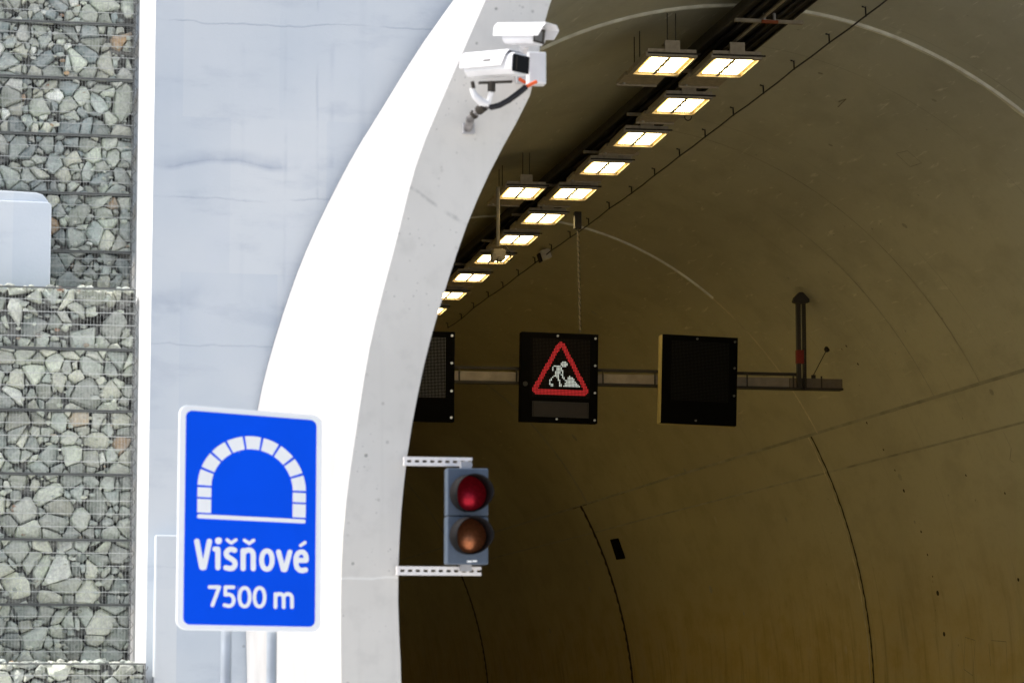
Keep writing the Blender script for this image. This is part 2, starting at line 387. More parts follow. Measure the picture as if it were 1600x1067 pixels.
def hit(px, py, inset=.0, ymin=24):
    d = ray(px, py); Y = ymin
    def outside(Y):
        x = d.x * Y - X0; z = d.z * Y; th = math.atan2(z, -x)
        if th < 0: return abs(x) > r_in(0, Y) - inset
        return math.hypot(x, z) > r_in(th, Y) - inset
    while not outside(Y) and Y < 180: Y += .25
    lo, hi = Y - .25, Y
    for _ in range(20):
        m_ = (lo + hi) / 2
        if outside(m_): hi = m_
        else: lo = m_
    return Vector((d.x * hi, hi, EYE + d.z * hi))
def theta_of(p): return math.atan2(p.z - ZC, -(p.x - X0))
def surf(th, Y, inset=.0):
    if th > math.pi: # below springing on the right
        return Vector((X0 + r_in(math.pi, Y) - inset, Y, ZC - (th - math.pi) * 6.1))
    return pol(r_in(th, Y) - inset, th, Y)
def strip(mb, ta, tb, Y, w, n=70, inset=.006, wob=0):
    pa = []; pb = []
    for i in range(n + 1):
        th = ta + (tb - ta) * i / n; dy = wob * math.sin(i * 1.7) * math.sin(i * .31)
        ww = w * (1 + .25 * math.sin(i * 2.3 + Y))
        pa.append(surf(th, Y + dy, inset)); pb.append(surf(th, Y + dy + ww, inset))
    mb.mesh(pa + pb, [(i, i + 1, n + 2 + i, n + 1 + i) for i in range(n)], smooth=True)
def lstrip(mb, th, Ya, Yb, w, n=60, inset=.006, amp=0):
    pa = []; pb = []
    for i in range(n + 1):
        Y = Ya + (Yb - Ya) * i / n; t = th + amp * math.sin(i * .9) * math.sin(i * .37)
        pa.append(surf(t, Y, inset)); pb.append(surf(t + w / 7.0, Y, inset))
    mb.mesh(pa + pb, [(i, i + 1, n + 2 + i, n + 1 + i) for i in range(n)], smooth=True)

pk = hit(1278, 676); th_k = theta_of(pk); yk = pk.y
pk3 = hit(903, 793); th_k3 = theta_of(pk3)
th_a = theta_of(hit(1600, 565)); th_b = theta_of(hit(1500, 683))
def lip(mb, ta, tb, Y, h, n=80):
    a = [surf(ta + (tb - ta) * i / n, Y - .002, -.01) for i in range(n + 1)]; b = [surf(ta + (tb - ta) * i / n, Y, h) for i in range(n + 1)]
    c = [surf(ta + (tb - ta) * i / n, Y + .05, h) for i in range(n + 1)]
    for p, q in ((a, b), (b, c)): mb.mesh(p + q, [(i, i + 1, n + 2 + i, n + 1 + i) for i in range(n)], smooth=True)
mb = MB(); strip(mb, R(15), th_k, D1 + .05, .10); lip(mb, R(15), th_k, D1 + .01, .035); tpart(mb, 'joint_band', M_bright)
mb = MB(); lip(mb, R(30), R(118), D2 - .03, .03); strip(mb, R(30), R(118), D2 + .021, .07); tpart(mb, 'joint_band', M_bright)
mb = MB(); strip(mb, R(118), th_k, D2, .07, inset=.007); tpart(mb, 'joint_band', M_dim)
mb = MB(); strip(mb, th_k + .004, R(192), D2 + .40, .065, wob=.010); tpart(mb, 'joint_crack', M_crack)
mb = MB(); strip(mb, th_k + .004, R(190), D2 + .57, .05, wob=.02); tpart(mb, 'joint_band', M_dim)
mb = MB(); strip(mb, R(60), th_k, 62.5, .16); tpart(mb, 'joint_band', M_seam2)
mb = MB(); strip(mb, th_k, R(192), 63.2, .20, wob=.012); tpart(mb, 'joint_crack', M_crack)
mb = MB(); strip(mb, th_k + .01, R(192), 81.5, .22, wob=.012); tpart(mb, 'joint_crack', M_crack)
mb = MB(); strip(mb, R(60), th_k, 81, .2); tpart(mb, 'joint_band', M_seam2)
mb = MB(); strip(mb, R(95), th_k, 37.3, .02); tpart(mb, 'formwork_line', simple('faint_line', (.38, .345, .25), .9, var=.3, scale=2))
mb = MB(); strip(mb, R(112), th_k, 39.2, .028); tpart(mb, 'formwork_line', M_seam2)
mb = MB()
for Y_a, Y_b in ((27, D2 - .01), (D2 + .03, 63.1), (63.4, 81), (81.2, 120)): lstrip(mb, th_k, Y_a, Y_b, .018, amp=.0009)
tpart(mb, 'formwork_seam', M_seam)
mb = MB(); lstrip(mb, th_k - .004, 27, 120, .05); tpart(mb, 'formwork_seam', M_seam2)
mb = MB(); lstrip(mb, th_b, 27, 120, .035, amp=.0006); tpart(mb, 'formwork_seam', M_seam2)
# tie holes, plugs and patched outlines on the right-hand wall
def disc_on(mb, px, py, r, n=10, inset=.009):
    p = hit(px, py); th = theta_of(p)
    if th < 0: th += 2 * math.pi
    mb.poly([surf(th + r * math.cos(2 * math.pi * k / n) / 6.8, p.y + 1.3 * r * math.sin(2 * math.pi * k / n), inset) for k in range(n)])
for q, r in (((1355, 660), .022), ((1381, 702), .02), ((1399, 734), .018), ((1413, 766), .03), ((1440, 830), .024), ((1450, 866), .02), ((1466, 926), .045), ((1476, 990), .04), ((1323, 540), .02), ((1341, 568), .022), ((1571, 770), .02), ((1592, 905), .03), ((1458, 900), .016), ((1414, 352), .015), ((1316, 545), .014), ((1510, 742), .02)):
    mb = MB(); disc_on(mb, *q, r); tpart(mb, 'tie_hole', M_crack)
for q, r in (((1414, 352), .045), ((1460, 156), .03), ((1298, 226), .03), ((1282, 114), .03), ((1407, 745), .06), ((1430, 815), .03), ((1111, 920), .09), ((1229, 811), .05), ((1071, 735), .06), ((975, 640), .05), ((922, 920), .08), ((918, 878), .08), ((1001, 870), .03), ((1550, 612), .05), ((928, 488), .06), ((1232, 434), .02), ((898, 683), .09), ((745, 815), .07), ((756, 867), .05), ((705, 750), .06), ((860, 985), .07), ((1163, 958), .04)):
    mb = MB(); disc_on(mb, *q, r); tpart(mb, 'filler_spot', M_seam2)
def line_on(mb, pts, w):
    for (a, b) in zip(pts, pts[1:]):
        pa, pb = hit(*a, inset=.008), hit(*b, inset=.008)
        d = (pb - pa); nrm = (Vector((X0, 0, ZC)) - Vector((pa.x, 0, pa.z))).normalized(); s = d.cross(nrm).normalized() * w / 2
        mb.poly([pa - s, pb - s, pb + s, pa + s])
M_fill = simple('faint_filler', (.30, .275, .20), .9, var=.3)
for pts_, w_ in (([(1400, 240), (1422, 261), (1440, 255), (1418, 236), (1400, 240)], .012), ([(1310, 160), (1322, 155), (1309, 168)], .02), ([(1568, 675), (1580, 700), (1578, 718), (1584, 722)], .012),
                 ([(1545, 1005), (1548, 1040)], .02), ([(1549, 1000), (1572, 1002), (1574, 1050)], .014), ([(1508, 995), (1506, 1045), (1520, 1055), (1524, 1000), (1508, 995)], .014)):
    mb = MB(); line_on(mb, pts_, w_ * .7); tpart(mb, 'filler_line', M_fill)

# ------------------------------------------------------------------ headwall with plinth
xw = ray(237, 450).x * DB
hw = empty('headwall', (xw, DB, 0)); tag(hw, 'tall pale blue painted concrete headwall behind the white tunnel ring, with formwork seams', 'wall')
HI = Matrix.Translation((-xw, -DB, 0))
mb = MB()
ring = [pol(r_back(th) - .12, th, DB) for th in ths]
ring = [Vector((ring[0].x, DB, -.3))] + ring + [Vector((ring[-1].x, DB, -.3))]
XR, ZT = 26.0, 13.0
def onrect(p):
    v = Vector((p.x - X0, p.z - ZC)); 
    if p.z < ZC: return Vector((xw if v.x < 0 else XR, DB, p.z))
    k = min(((xw - X0) / v.x) if v.x < -1e-6 else 1e9, ((XR - X0) / v.x) if v.x > 1e-6 else 1e9, ((ZT - ZC) / v.y) if v.y > 1e-6 else 1e9)
    return Vector((X0 + v.x * k, DB, ZC + v.y * k))
rect = [onrect(p) for p in ring]
n = len(ring); mb.mesh(ring + rect, [(i, i + 1, n + i + 1, n + i) for i in range(n - 1)])
for i in range(n - 1):     # close the two top corners
    a, b = rect[i], rect[i + 1]
    if abs(a.x - b.x) > 1e-4 and abs(a.z - b.z) > 1e-4:
        mb.poly([a, Vector((xw if a.x < X0 else XR, DB, ZT)), b])
mb.poly([(xw, DB, ZT), (XR, DB, ZT), (XR, DB + 5, ZT), (xw, DB + 5, ZT)])
mb.poly([(XR, DB, -.3), (XR, DB + 5, -.3), (XR, DB + 5, ZT), (XR, DB, ZT)])
o = mb.build('face', M_wall, hw, recalc=False); o.matrix_parent_inverse = HI
mb = MB(); mb.box(xw - .002, xw + .05, DB + .0005, DB + 5, -.3, ZT - .004)
o = mb.build('sunlit_edge', M_sunedge, hw, recalc=True); o.matrix_parent_inverse = HI
pl = at(243, 835, DB - .12)
mb = MB(); mb.box(pl.x, 2.12, DB - .12, DB - .001, -.3, pl.z)
mb.box(pl.x, pl.x + .04, DB - .001, DB + .55, -.3, pl.z - .0) if False else None
o = mb.build('plinth', M_wall, hw, bevel=.012); o.matrix_parent_inverse = HI
# outer flank of the plinth runs back along the headwall edge
mb = MB(); x1 = xw - .004
mb.box(pl.x - .0, pl.x + .001, DB - .13, DB - .12, -.3, pl.z)
XPL = pl.x

# ------------------------------------------------------------------ gabions
def clip(poly, a, b, c):
    out = []
    for i in range(len(poly)):
        p, q = poly[i], poly[(i + 1) % len(poly)]
        fp = a * p[0] + b * p[1] - c; fq = a * q[0] + b * q[1] - c
        if fp <= 0: out.append(p)
        if (fp < 0 < fq) or (fq < 0 < fp):
            k = fp / (fp - fq); out.append((p[0] + (q[0] - p[0]) * k, p[1] + (q[1] - p[1]) * k))
    return out
def stone_col(low):
    t = random.random()
    if t < .018: c = random.choice([(.45, .23, .11), (.38, .24, .15), (.48, .31, .18)])
    elif t < .20: c = (.27, .32, .345)
    elif t < .46: c = (.42, .465, .46)
    elif t < .76: c = (.54, .575, .52)
    elif t < .92: c = (.62, .62, .55)
    else: c = (.80, .81, .80)
    if low: c = tuple(.7 * a + .3 * b for a, b in zip(c, (.66, .67, .58)))
    k = random.uniform(.6, 1.55); c = tuple(min(.9, q) for q in c); return (c[0] * k * 1.05, c[1] * k * 1.08, c[2] * k * 1.01, 1)
def stones(mb, x0, x1, z0, z1, yf, size, low):
    size *= .74; sx = size * 1.5; seeds = []; nx = int((x1 - x0) / sx) + 2; nz = max(3, int(round((z1 - z0) / size)))
    for j in range(-1, nz + 1):
        for i in range(-1, nx + 1):
            if random.random() < .20: continue
            seeds.append((x0 + (i + .5 + random.uniform(-.42, .42) + .5 * (j % 2)) * sx, z0 + (j + .5 + random.uniform(-.4, .4)) * (z1 - z0) / nz, random.uniform(-1, 1)))
            if random.random() < .45: seeds.append((seeds[-1][0] + random.uniform(.3, .5) * sx, seeds[-1][1] + random.uniform(-.45, .45) * size, -1.2))
    for k, (sx_, sz_, w) in enumerate(seeds):
        if not (x0 - .1 < sx_ < x1 + .02): continue
        poly = [(x0, z0), (x1, z0), (x1, z1), (x0, z1)]
        for m_, (qx, qz, w2) in enumerate(seeds):
            if m_ == k: continue
            dx, dz = qx - sx_, qz - sz_; L = math.hypot(dx, dz)
            if L > size * 4.6 or L < 1e-5: continue
            f = max(.15, min(.85, .5 + .19 * (w - w2)))
            poly = clip(poly, dx / L, dz / L, (dx * sx_ + dz * sz_) / L + L * f - random.uniform(.0, .003))
            if len(poly) < 3: break
        if len(poly) < 3: continue
        # drop tiny edges, cut and jitter corners a little
        q = []
        for i in range(len(poly)):
            p, r_ = poly[i], poly[(i + 1) % len(poly)]; e = math.hypot(r_[0] - p[0], r_[1] - p[1])
            if e > size * .14:
                for tt in (random.uniform(.03, .2), random.uniform(.8, .97)): q.append((p[0] + (r_[0] - p[0]) * tt, p[1] + (r_[1] - p[1]) * tt))
        if len(q) < 4: q = poly
        cx = sum(p[0] for p in q) / len(q); cz = sum(p[1] for p in q) / len(q); n = len(q)
        area = abs(sum(q[i][0] * q[(i + 1) % n][1] - q[(i + 1) % n][0] * q[i][1] for i in range(n))) / 2
        if area < .0006: continue
        tx, tz = random.gauss(0, .32), random.gauss(.02, .34); off = random.uniform(.004, .045)
        def pt(p, s, dy, j=.0): 
            x = cx + (p[0] - cx) * s + random.uniform(-j, j); z = cz + (p[1] - cz) * s + random.uniform(-j, j)
            return (x, max(yf + .003, yf + off + dy + tx * (x - cx) + tz * (z - cz)), z)
        r0 = [pt(p, 1.02, .09) for p in q]; r1 = [pt(p, .965, .035 + random.uniform(0, .012)) for p in q]
        r2 = [pt(p, random.uniform(.66, .93), random.uniform(.002, .02), .005) for p in q]
        kx, kz = random.uniform(-.3, .3) * size, random.uniform(-.3, .3) * size
        c = (cx + kx * .6, max(yf + .003, yf + off - random.uniform(.0, .012) + tx * kx + tz * kz), cz + kz * .6)
        fs = [(i, (i + 1) % n, n + (i + 1) % n, n + i) for i in range(n)] + [(n + i, n + (i + 1) % n, 2 * n + (i + 1) % n, 2 * n + i) for i in range(n)] + [(2 * n + i, 2 * n + (i + 1) % n, 3 * n) for i in range(n)]
        mb.mesh(r0 + r1 + r2 + [c], fs, stone_col(low))
def rock(mb, c, r, low):
    bm = bmesh.new(); bmesh.ops.create_icosphere(bm, subdivisions=1, radius=1)
    s = (random.uniform(.8, 1.5) * r, random.uniform(.8, 1.2) * r, random.uniform(.55, .9) * r); E = Euler((random.random() * 6, random.random() * .6, random.random() * 6)).to_matrix()
    vs = [Vector(c) + Vector([a * b for a, b in zip(E @ (v.co * random.uniform(.8, 1.15)), s)]) for v in bm.verts]
    mb.mesh(vs, [[v.index for v in f.verts] for f in bm.faces], (random.uniform(.38, .5), random.uniform(.18, .26), .09, 1) if random.random() < .03 else stone_col(low)); bm.free()

GX0 = -.75
Y_up = xw / ray(214, 300).x; Y_mid = xw / ray(217, 560).x; Y_low = xw / ray(231, 1050).x
Y_mid = min(Y_mid, Y_up - .28); 
def zpx(py, Y): return at(200, py, Y).z
rows = []
ups = [zpx(y, Y_up) for y in (-137, -49, 40, 126, 214, 305, 395, 452)]
mids = [zpx(y, Y_mid) for y in (452, 547, 643, 742, 844, 945, 1036)]
lows = [zpx(1036, Y_low), zpx(1130, Y_low), -.05]
names_up = ['topmost, cut off by the top of the photo', 'second', 'third', 'fourth', 'fifth', 'sixth, beside the pale concrete block', 'lowest, just above the ledge']
ordn = ['first', 'second', 'third', 'fourth', 'fifth', 'sixth']
specs = []
for i in range(7): specs.append((Y_up, ups[i + 1], ups[i], .128, 0, 'upper', i, 7))
for i in range(6): specs.append((Y_mid, mids[i + 1], mids[i], .135 if i else .15, 1, 'middle', i, 6))
for i in range(2): specs.append((Y_low, lows[i + 1], lows[i], .14, 1, 'bottom', i, 2))
lab = {('upper', 0): 'dark stone basket above the photo edge, highest layer of the upper gabion wall',
 ('upper', 1): 'gabion layer of bluish stones cut by the top edge of the photo',
 ('upper', 2): 'second visible gabion layer from the top, dark grey stones behind wire',
 ('upper', 3): 'third visible gabion layer from the top, small pale grey stones',
 ('upper', 4): 'fourth gabion layer from the top, directly above the pale concrete block',
 ('upper', 5): 'gabion layer beside the upper half of the pale concrete block',
 ('upper', 6): 'thin gabion layer beside the foot of the pale block, on the ledge',
 ('middle', 0): 'topmost layer of the lower gabion tier, loose stones on its rim under pale block',
 ('middle', 1): 'second layer down in the lower gabion tier, with rusty stones',
 ('middle', 2): 'third layer down in the lower gabion tier, pale broken stones',
 ('middle', 3): 'fourth layer down in the lower gabion tier, left of the blue sign arch symbol',
 ('middle', 4): 'fifth layer down in the lower gabion tier, beside the low plinth edge',
 ('middle', 5): 'lowest layer of the lower gabion tier, resting behind the bottom ledge',
 ('bottom', 0): 'gabion basket stepping forward at the bottom left corner with gravel rim',
 ('bottom', 1): 'gabion basket at ground level below the photo frame'}
M_wiremid = simple('dull_wire', (.45, .47, .46), .5, .3)
M_back = simple('shadowed_rubble', (.035, .035, .032), .95, var=.5, scale=18)
for (Y, z0, z1, size, low, tier, i, cnt) in specs:
    g = empty('gabion_basket', (xw, Y, z0)); tag(g, lab[(tier, i)], 'gabion', 'stacked gabion baskets of the left retaining wall')
    GI = Matrix.Translation((-xw, -Y, -z0))
    xr = xw - .035 if tier != 'bottom' else xw - .02
    depth = {'upper': 1.2, 'middle': Y_up - Y_mid + .1, 'bottom': Y_mid - Y_low + .1}[tier]
    mb = MB(); stones(mb, GX0, xr - .01, z0 + .006, z1 - .006, Y + .012, size, low)
    if i == 0 and tier != 'upper':
        for k in range(420):
            x = random.uniform(GX0, xr - .03); rock(mb, (x, Y + random.uniform(.01, depth - .12), z1 + random.uniform(-.02, .012)), random.uniform(.009, .036), 1)
    for k in range(int(260 * (z1 - z0))):
        rock(mb, (random.uniform(GX0, xr - .03), Y + random.uniform(.05, .085), random.uniform(z0 + .02, z1 - .03)), random.uniform(.010, .030), low)
    mb.poly([(GX0, Y + .125, z0), (xr, Y + .125, z0), (xr, Y + .125, z1 + (-.01 if i == 0 else .004)), (GX0, Y + .125, z1 + (-.01 if i == 0 else .004))], (.012, .012, .011, 1))  # near-black sheet stands for the shade between the stones
    mb.poly([(GX0, Y + .11, z1 - .012), (xr, Y + .11, z1 - .012), (xr, Y + depth, z1 - .012), (GX0, Y + depth, z1 - .012)], (.3, .3, .27, 1))
    o = mb.build('stone_fill', M_stone, g, recalc=True); o.matrix_parent_inverse = GI; o['kind'] = 'stuff'
    mb = MB(); x = GX0; wv = .0017
    while x < xr:
        mb.box(x - wv / 2, x + wv / 2, Y - .002, Y + .002, z0, z1); x += .0255
    nh = 5
    for k in range(1, nh):
        z = z0 + (z1 - z0) * k / nh
        for dy in (0,): mb.box(GX0, xr, Y - .006 - dy, Y - .0025 - dy, z - .0025, z + .0025)
    o = mb.build('wire_mesh', M_wire if low else M_wiremid, g, recalc=False); o.matrix_parent_inverse = GI
    mb = MB()
    for z in (z0 + .004, z1 - .004): mb.box(GX0, xr, Y - .010, Y + .003, z - .006, z + .006)
    # lacing spiral down the right corner
    pts = []; nn = int((z1 - z0) / .012)
    for k in range(nn): a = k * .75; pts.append((xr + .004 + .016 * math.cos(a), Y + .016 * math.sin(a), z0 + .012 * k))
    mb.tube(pts, .0022, 4, False); mb.tube([(xr, Y, z0), (xr, Y, z1)], .004, 5)
    o = mb.build('edge_wire', M_wiredark, g, recalc=False); o.matrix_parent_inverse = GI

# pale concrete block on the ledge
Yb = (Y_up + Y_mid) / 2 - .05
b0 = at(81, 300, Yb); zb = mids[0] + .012
mb = MB(); hB = b0.z - zb; wB = b0.x + .7
ol = [(-wB, 0), (0, 0), (0, hB - .11), (-.008, hB - .092), (-.03, hB - .082), (-wB, hB - .068)]
mb.prism(ol, 0, .16)
mb.prism([(-wB, 0), (-.012, 0), (-.012, hB - .12), (-.03, hB - .06), (-.07, hB - .015), (-.12, hB), (-wB, hB + .035)], .045, .26)
o = mb.build('concrete_block', M_wall, bevel=.012, seg=3); o.location = (b0.x, Yb, zb)
tag(o, 'pale blue concrete block with a rounded shoulder standing on the gabion ledge', 'concrete block')

# ------------------------------------------------------------------ ground, road
def struct(name, mb, mat): o = mb.build(name, mat, recalc=False); o['kind'] = 'structure'; return o
mb = MB(); mb.poly([(-900, -900, 0), (900, -900, 0), (900, 15.5, 0), (-900, 15.5, 0)]); mb.poly([(-900, 15.5, 0), (2.1, 15.5, 0), (2.1, 1200, 0), (-900, 1200, 0)]); mb.poly([(14.8, 15.5, 0), (900, 15.5, 0), (900, 1200, 0), (14.8, 1200, 0)]); mb.poly([(2.1, 15.5, 0), (14.8, 15.5, 0), (14.8, 195, 0), (2.1, 195, 0)])
struct('ground', mb, M_ground)
mb = MB(); mb.poly([(4.2, -300, .004), (12.7, -300, .004), (12.7, 188, .004), (4.2, 188, .004)]); struct('road', mb, M_asphalt)
mb = MB()
for x in (4.5, 12.3): mb.poly([(x, -300, .008), (x + .15, -300, .008), (x + .15, 188, .008), (x, 188, .008)])
for k in range(-20, 20): mb.poly([(8.36, k * 9, .008), (8.51, k * 9, .008), (8.51, k * 9 + 3, .008), (8.36, k * 9 + 3, .008)])
struct('road_markings', mb, M_line)
mb = MB(); mb.box(12.75, 14.25, DP + .3, 188, .0, .15); mb.box(2.7, 4.15, DP + .3, 188, .0, .15); struct('pavement', mb, M_kerb)

# ------------------------------------------------------------------ tunnel name sign
def quad_frame(TL, TR, BL, yl, yr):
    a = at(*TL, yl); b = at(*TR, yr); c = at(*BL, yl); return a, b, c
a, b_, c_ = quad_frame((281, 634), (503.5, 647), (276, 986), 14.2, 14.66)
W = math.hypot(b_.x - a.x, b_.y - a.y); H = a.z - c_.z
ux = Vector((b_.x - a.x, b_.y - a.y, 0)).normalized(); uz = (a - c_).normalized(); uy = uz.cross(ux).normalized(); 
ctr = (a + b_ + c_ + (b_ + c_ - a)) / 4
Ms = Matrix((ux, uy, uz)).transposed().to_4x4()
sign = empty('tunnel_name_sign', (ctr.x, ctr.y, 0)); tag(sign, 'blue rectangular road sign with white arch symbol reading Višňové 7500 m on two posts', 'road sign')
SI = Matrix.Translation((-ctr.x, -ctr.y, 0)); Mc = Matrix.Translation(ctr) @ Ms
def spart(mb, name, mat, parent=sign, **k):
    o = mb.build(name, mat, parent, **k)
    o.matrix_parent_inverse = SI if parent is sign else parent.matrix_parent_inverse; return o
k = W / 222.0; kz = H / 350.0
Mc = Mc @ Matrix.Diagonal((1, 1, kz / k, 1)); H = H * k / kz
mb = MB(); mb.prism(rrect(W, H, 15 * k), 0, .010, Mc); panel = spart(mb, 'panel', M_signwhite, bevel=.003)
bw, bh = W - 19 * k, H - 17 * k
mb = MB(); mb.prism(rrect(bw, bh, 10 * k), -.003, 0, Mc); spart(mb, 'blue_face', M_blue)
# arch symbol
mb = MB(); ax = 0.5 * k; zs = H / 2 - (783 - 641) * k                 # springing: scaled from sign top
Ro, Ri = 84 * k, 63.5 * k; top = H / 2 - 42 * k
zspr = top - Ro
def arcpt(r, a_): return (ax + r * math.cos(a_), zspr + r * math.sin(a_))
nv = 9; gap = R(1.5)
for i in range(nv):
    a0 = math.pi * i / nv + gap; a1 = math.pi * (i + 1) / nv - gap
    pts = [arcpt(Ro, a0 + (a1 - a0) * j / 5) for j in range(6)] + [arcpt(Ri, a1 - (a1 - a0) * j / 5) for j in range(6)]
    mb.prism(pts, -.006, -.0035, Mc)
zb2 = top - 125 * k
for sx in (-1, 1):
    x0_, x1_ = sorted((ax + sx * Ri, ax + sx * Ro))
    hgt = (zspr - 2 * k - zb2 - 1 * k)
    mb.prism([(x0_, zb2), (x1_, zb2), (x1_, zb2 + hgt * .60 - 1.5 * k), (x0_, zb2 + hgt * .60 - 1.5 * k)], -.006, -.0035, Mc)
    mb.prism([(x0_, zb2 + hgt * .60 + 1.5 * k), (x1_, zb2 + hgt * .60 + 1.5 * k), (x1_, zspr - 1.5 * k), (x0_, zspr - 1.5 * k)], -.006, -.0035, Mc)
mb.prism(rrect(2 * Ro, 6.5 * k, 3 * k, cx=ax, cz=zb2 - 6 * k), -.006, -.0035, Mc)
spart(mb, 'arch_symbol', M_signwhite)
def catmull(p, n=7):
    out = []
    for i in range(len(p) - 1):
        p0, p1, p2, p3 = p[max(i - 1, 0)], p[i], p[i + 1], p[min(i + 2, len(p) - 1)]
        for j in range(n):
            t = j / n; out.append(tuple(.5 * (2 * b + (c - a) * t + (2 * a - 5 * b + 4 * c - d) * t * t + (-a + 3 * b - 3 * c + d) * t ** 3) for a, b, c, d in zip(p0, p1, p2, p3)))
    return out + [p[-1]]
def stroke(mb, pts, w, tr, y, curve=True, closed=False):
    """flat pen stroke with round ends; pts in drawing units, tr maps them onto the sign"""
    if curve and len(pts) > 2 and not closed: pts = catmull(pts)
    L = []; Rr = []; n = len(pts)
    for i, p in enumerate(pts):
        q0 = pts[i - 1] if (i or closed) else p; q1 = pts[(i + 1) % n] if (i < n - 1 or closed) else p
        dx, dy = q1[0] - q0[0], q1[1] - q0[1]; l = math.hypot(dx, dy) or 1; nx, ny = -dy / l * w / 2, dx / l * w / 2
        L.append((p[0] + nx, p[1] + ny)); Rr.append((p[0] - nx, p[1] - ny))
    V = lambda q: Mc @ Vector((tr(q)[0], y, tr(q)[1]))
    vs = [V(q) for q in L + Rr]
    mb.mesh(vs, [(i, (i + 1) % n, n + (i + 1) % n, n + i) for i in range(n if closed else n - 1)])
    if not closed:
        for p, e, m_ in ((pts[0], pts[1], 1), (pts[-1], pts[-2], -1)):
            a0 = math.atan2(p[1] - e[1], p[0] - e[0])
            mb.poly([V((p[0] + w / 2 * math.cos(a0 + t * math.pi / 12), p[1] + w / 2 * math.sin(a0 + t * math.pi / 12))) for t in range(-6, 7)])
def sgn(q):
    px, py = 290 + q[0] / 7.62, 825 + q[1] / 7.62
    v = (py - (634 + (px - 281) * 13 / 222.5)) / (351 - (px - 278) * .045)
    u = (px - (281 - (py - 634) * .0142)) / (222.5 + (py - 634) * .0142)
    return (u - .5) * W, (.5 - v) * H
def oval(cx, cy, rx, ry, n=36): return [(cx + rx * math.copysign(abs(math.cos(t)) ** .85, math.cos(t)), cy + ry * math.sin(t)) for t in [2 * math.pi * i / n for i in range(n)]]
big = [[(122, 170), (180, 478)], [(268, 170), (206, 478)], [(186, 480), (200, 480)], [(368, 270), (368, 480)], [(334, 262), (366, 262)],
       [(565, 272), (530, 262), (492, 270), (466, 305), (478, 345), (520, 372), (560, 402), (570, 445), (545, 482), (508, 490), (462, 480)],
       [(667, 276), (667, 488)], [(669, 310), (700, 276), (745, 270), (778, 292), (788, 335), (788, 400), (788, 488)],
       [(1094, 288), (1152, 494)], [(1232, 288), (1176, 494)], [(1158, 496), (1170, 496)],
       [(1312, 384), (1370, 386), (1432, 384)], [(1434, 380), (1428, 325), (1400, 292), (1370, 286), (1335, 300), (1310, 345), (1307, 400), (1317, 460), (1348, 497), (1390, 506), (1426, 498)]]
mb = MB(); lay = 0
def ly():
    global lay
    lay += 1; return -.0042 - .00012 * lay
for p in big: stroke(mb, p, 62, sgn, ly(), len(p) > 3)
stroke(mb, oval(952, 385, 64, 108), 60, sgn, ly(), closed=True)
for p in ([(474, 150), (524, 186)], [(578, 150), (524, 186)], [(680, 152), (737, 190)], [(790, 152), (737, 190)], [(1362, 208), (1416, 172)]): stroke(mb, p, 40, sgn, ly(), False)
mb.poly([Mc @ Vector((sgn(q)[0], ly(), sgn(q)[1])) for q in oval(370, 162, 41, 40, 24)])
spart(mb, 'place_name', M_signwhite, recalc=False)
mb = MB(); lay = 0
for p, c_ in (([(272, 711), (384, 711)], 0), ([(384, 712), (305, 925)], 0), ([(553, 711), (458, 711)], 0), ([(457, 712), (457, 800)], 0), ([(458, 800), (500, 797), (540, 818), (557, 865), (540, 914), (500, 934), (447, 922)], 1)): stroke(mb, p, 44, sgn, ly(), c_)
for cx_ in (686, 866): stroke(mb, oval(cx_, 827, 62, 110), 44, sgn, ly(), closed=True)
spart(mb, 'length_number', M_signwhite, recalc=False)
mb = MB(); lay = 0
for p, c_ in (([(1061, 790), (1061, 942)], 0), ([(1063, 815), (1090, 790), (1128, 790), (1156, 815), (1161, 860), (1161, 942)], 1), ([(1163, 815), (1192, 790), (1230, 790), (1258, 815), (1263, 860), (1263, 942)], 1)): stroke(mb, p, 46, sgn, ly(), c_)
spart(mb, 'length_unit', M_signwhite, recalc=False)
for px in (353.5, 424.5):
    p = at(px, 1020, 14.5); t_ = ((px - 392) / 222.0); yy = ctr.y + ux.y * t_ * W + .085; p = at(px, 1020, yy)
    mb = MB(); mb.tube([(p.x, yy, -.2), (p.x, yy, ctr.z + .42)], .026, 20)
    spart(mb, 'post', M_post)
    for dz in (-.35, .35): mb = MB(); mb.box(p.x - .05, p.x + .05, yy - .05, yy - .027, ctr.z + dz - .02, ctr.z + dz + .02); spart(mb, 'clamp', M_galv)

# ------------------------------------------------------------------ traffic light
YT = DP - .16
q = at(731, 806, YT); kT = YT / F
tl = empty('traffic_light', (q.x, YT, q.z)); tag(tl, 'blue grey two lamp traffic light on white perforated brackets at the tunnel mouth', 'traffic light')
TI = Matrix.Translation((-q.x, -YT, -q.z))
def P_(mb, name, mat, parent, inv, **kw): o = mb.build(name, mat, parent, **kw); o.matrix_parent_inverse = inv; return o
hwid, hh = 66 * kT, 152 * kT
mb = MB(); mb.box(-hwid / 2, hwid / 2, 0, .11, .002, hh / 2); mb.box(-hwid / 2, hwid / 2, 0, .11, -hh / 2, -.002)
o = mb.build('housing', M_sigbox, tl, bevel=.006, seg=3)
mb = MB(); mb.box(-.006, .006, -.006, 0, -hh / 2 + .015, -hh / 2 + .03); 
mb = MB(); mb.box(-.004, .022, -.004, 0, -hh / 2 + .010, -hh / 2 + .020); mb.box(.026, .05, -.004, 0, -hh / 2 + .012, -hh / 2 + .022); mb.build('maker_mark', M_signwhite, tl)
rl = 28.5 * kT
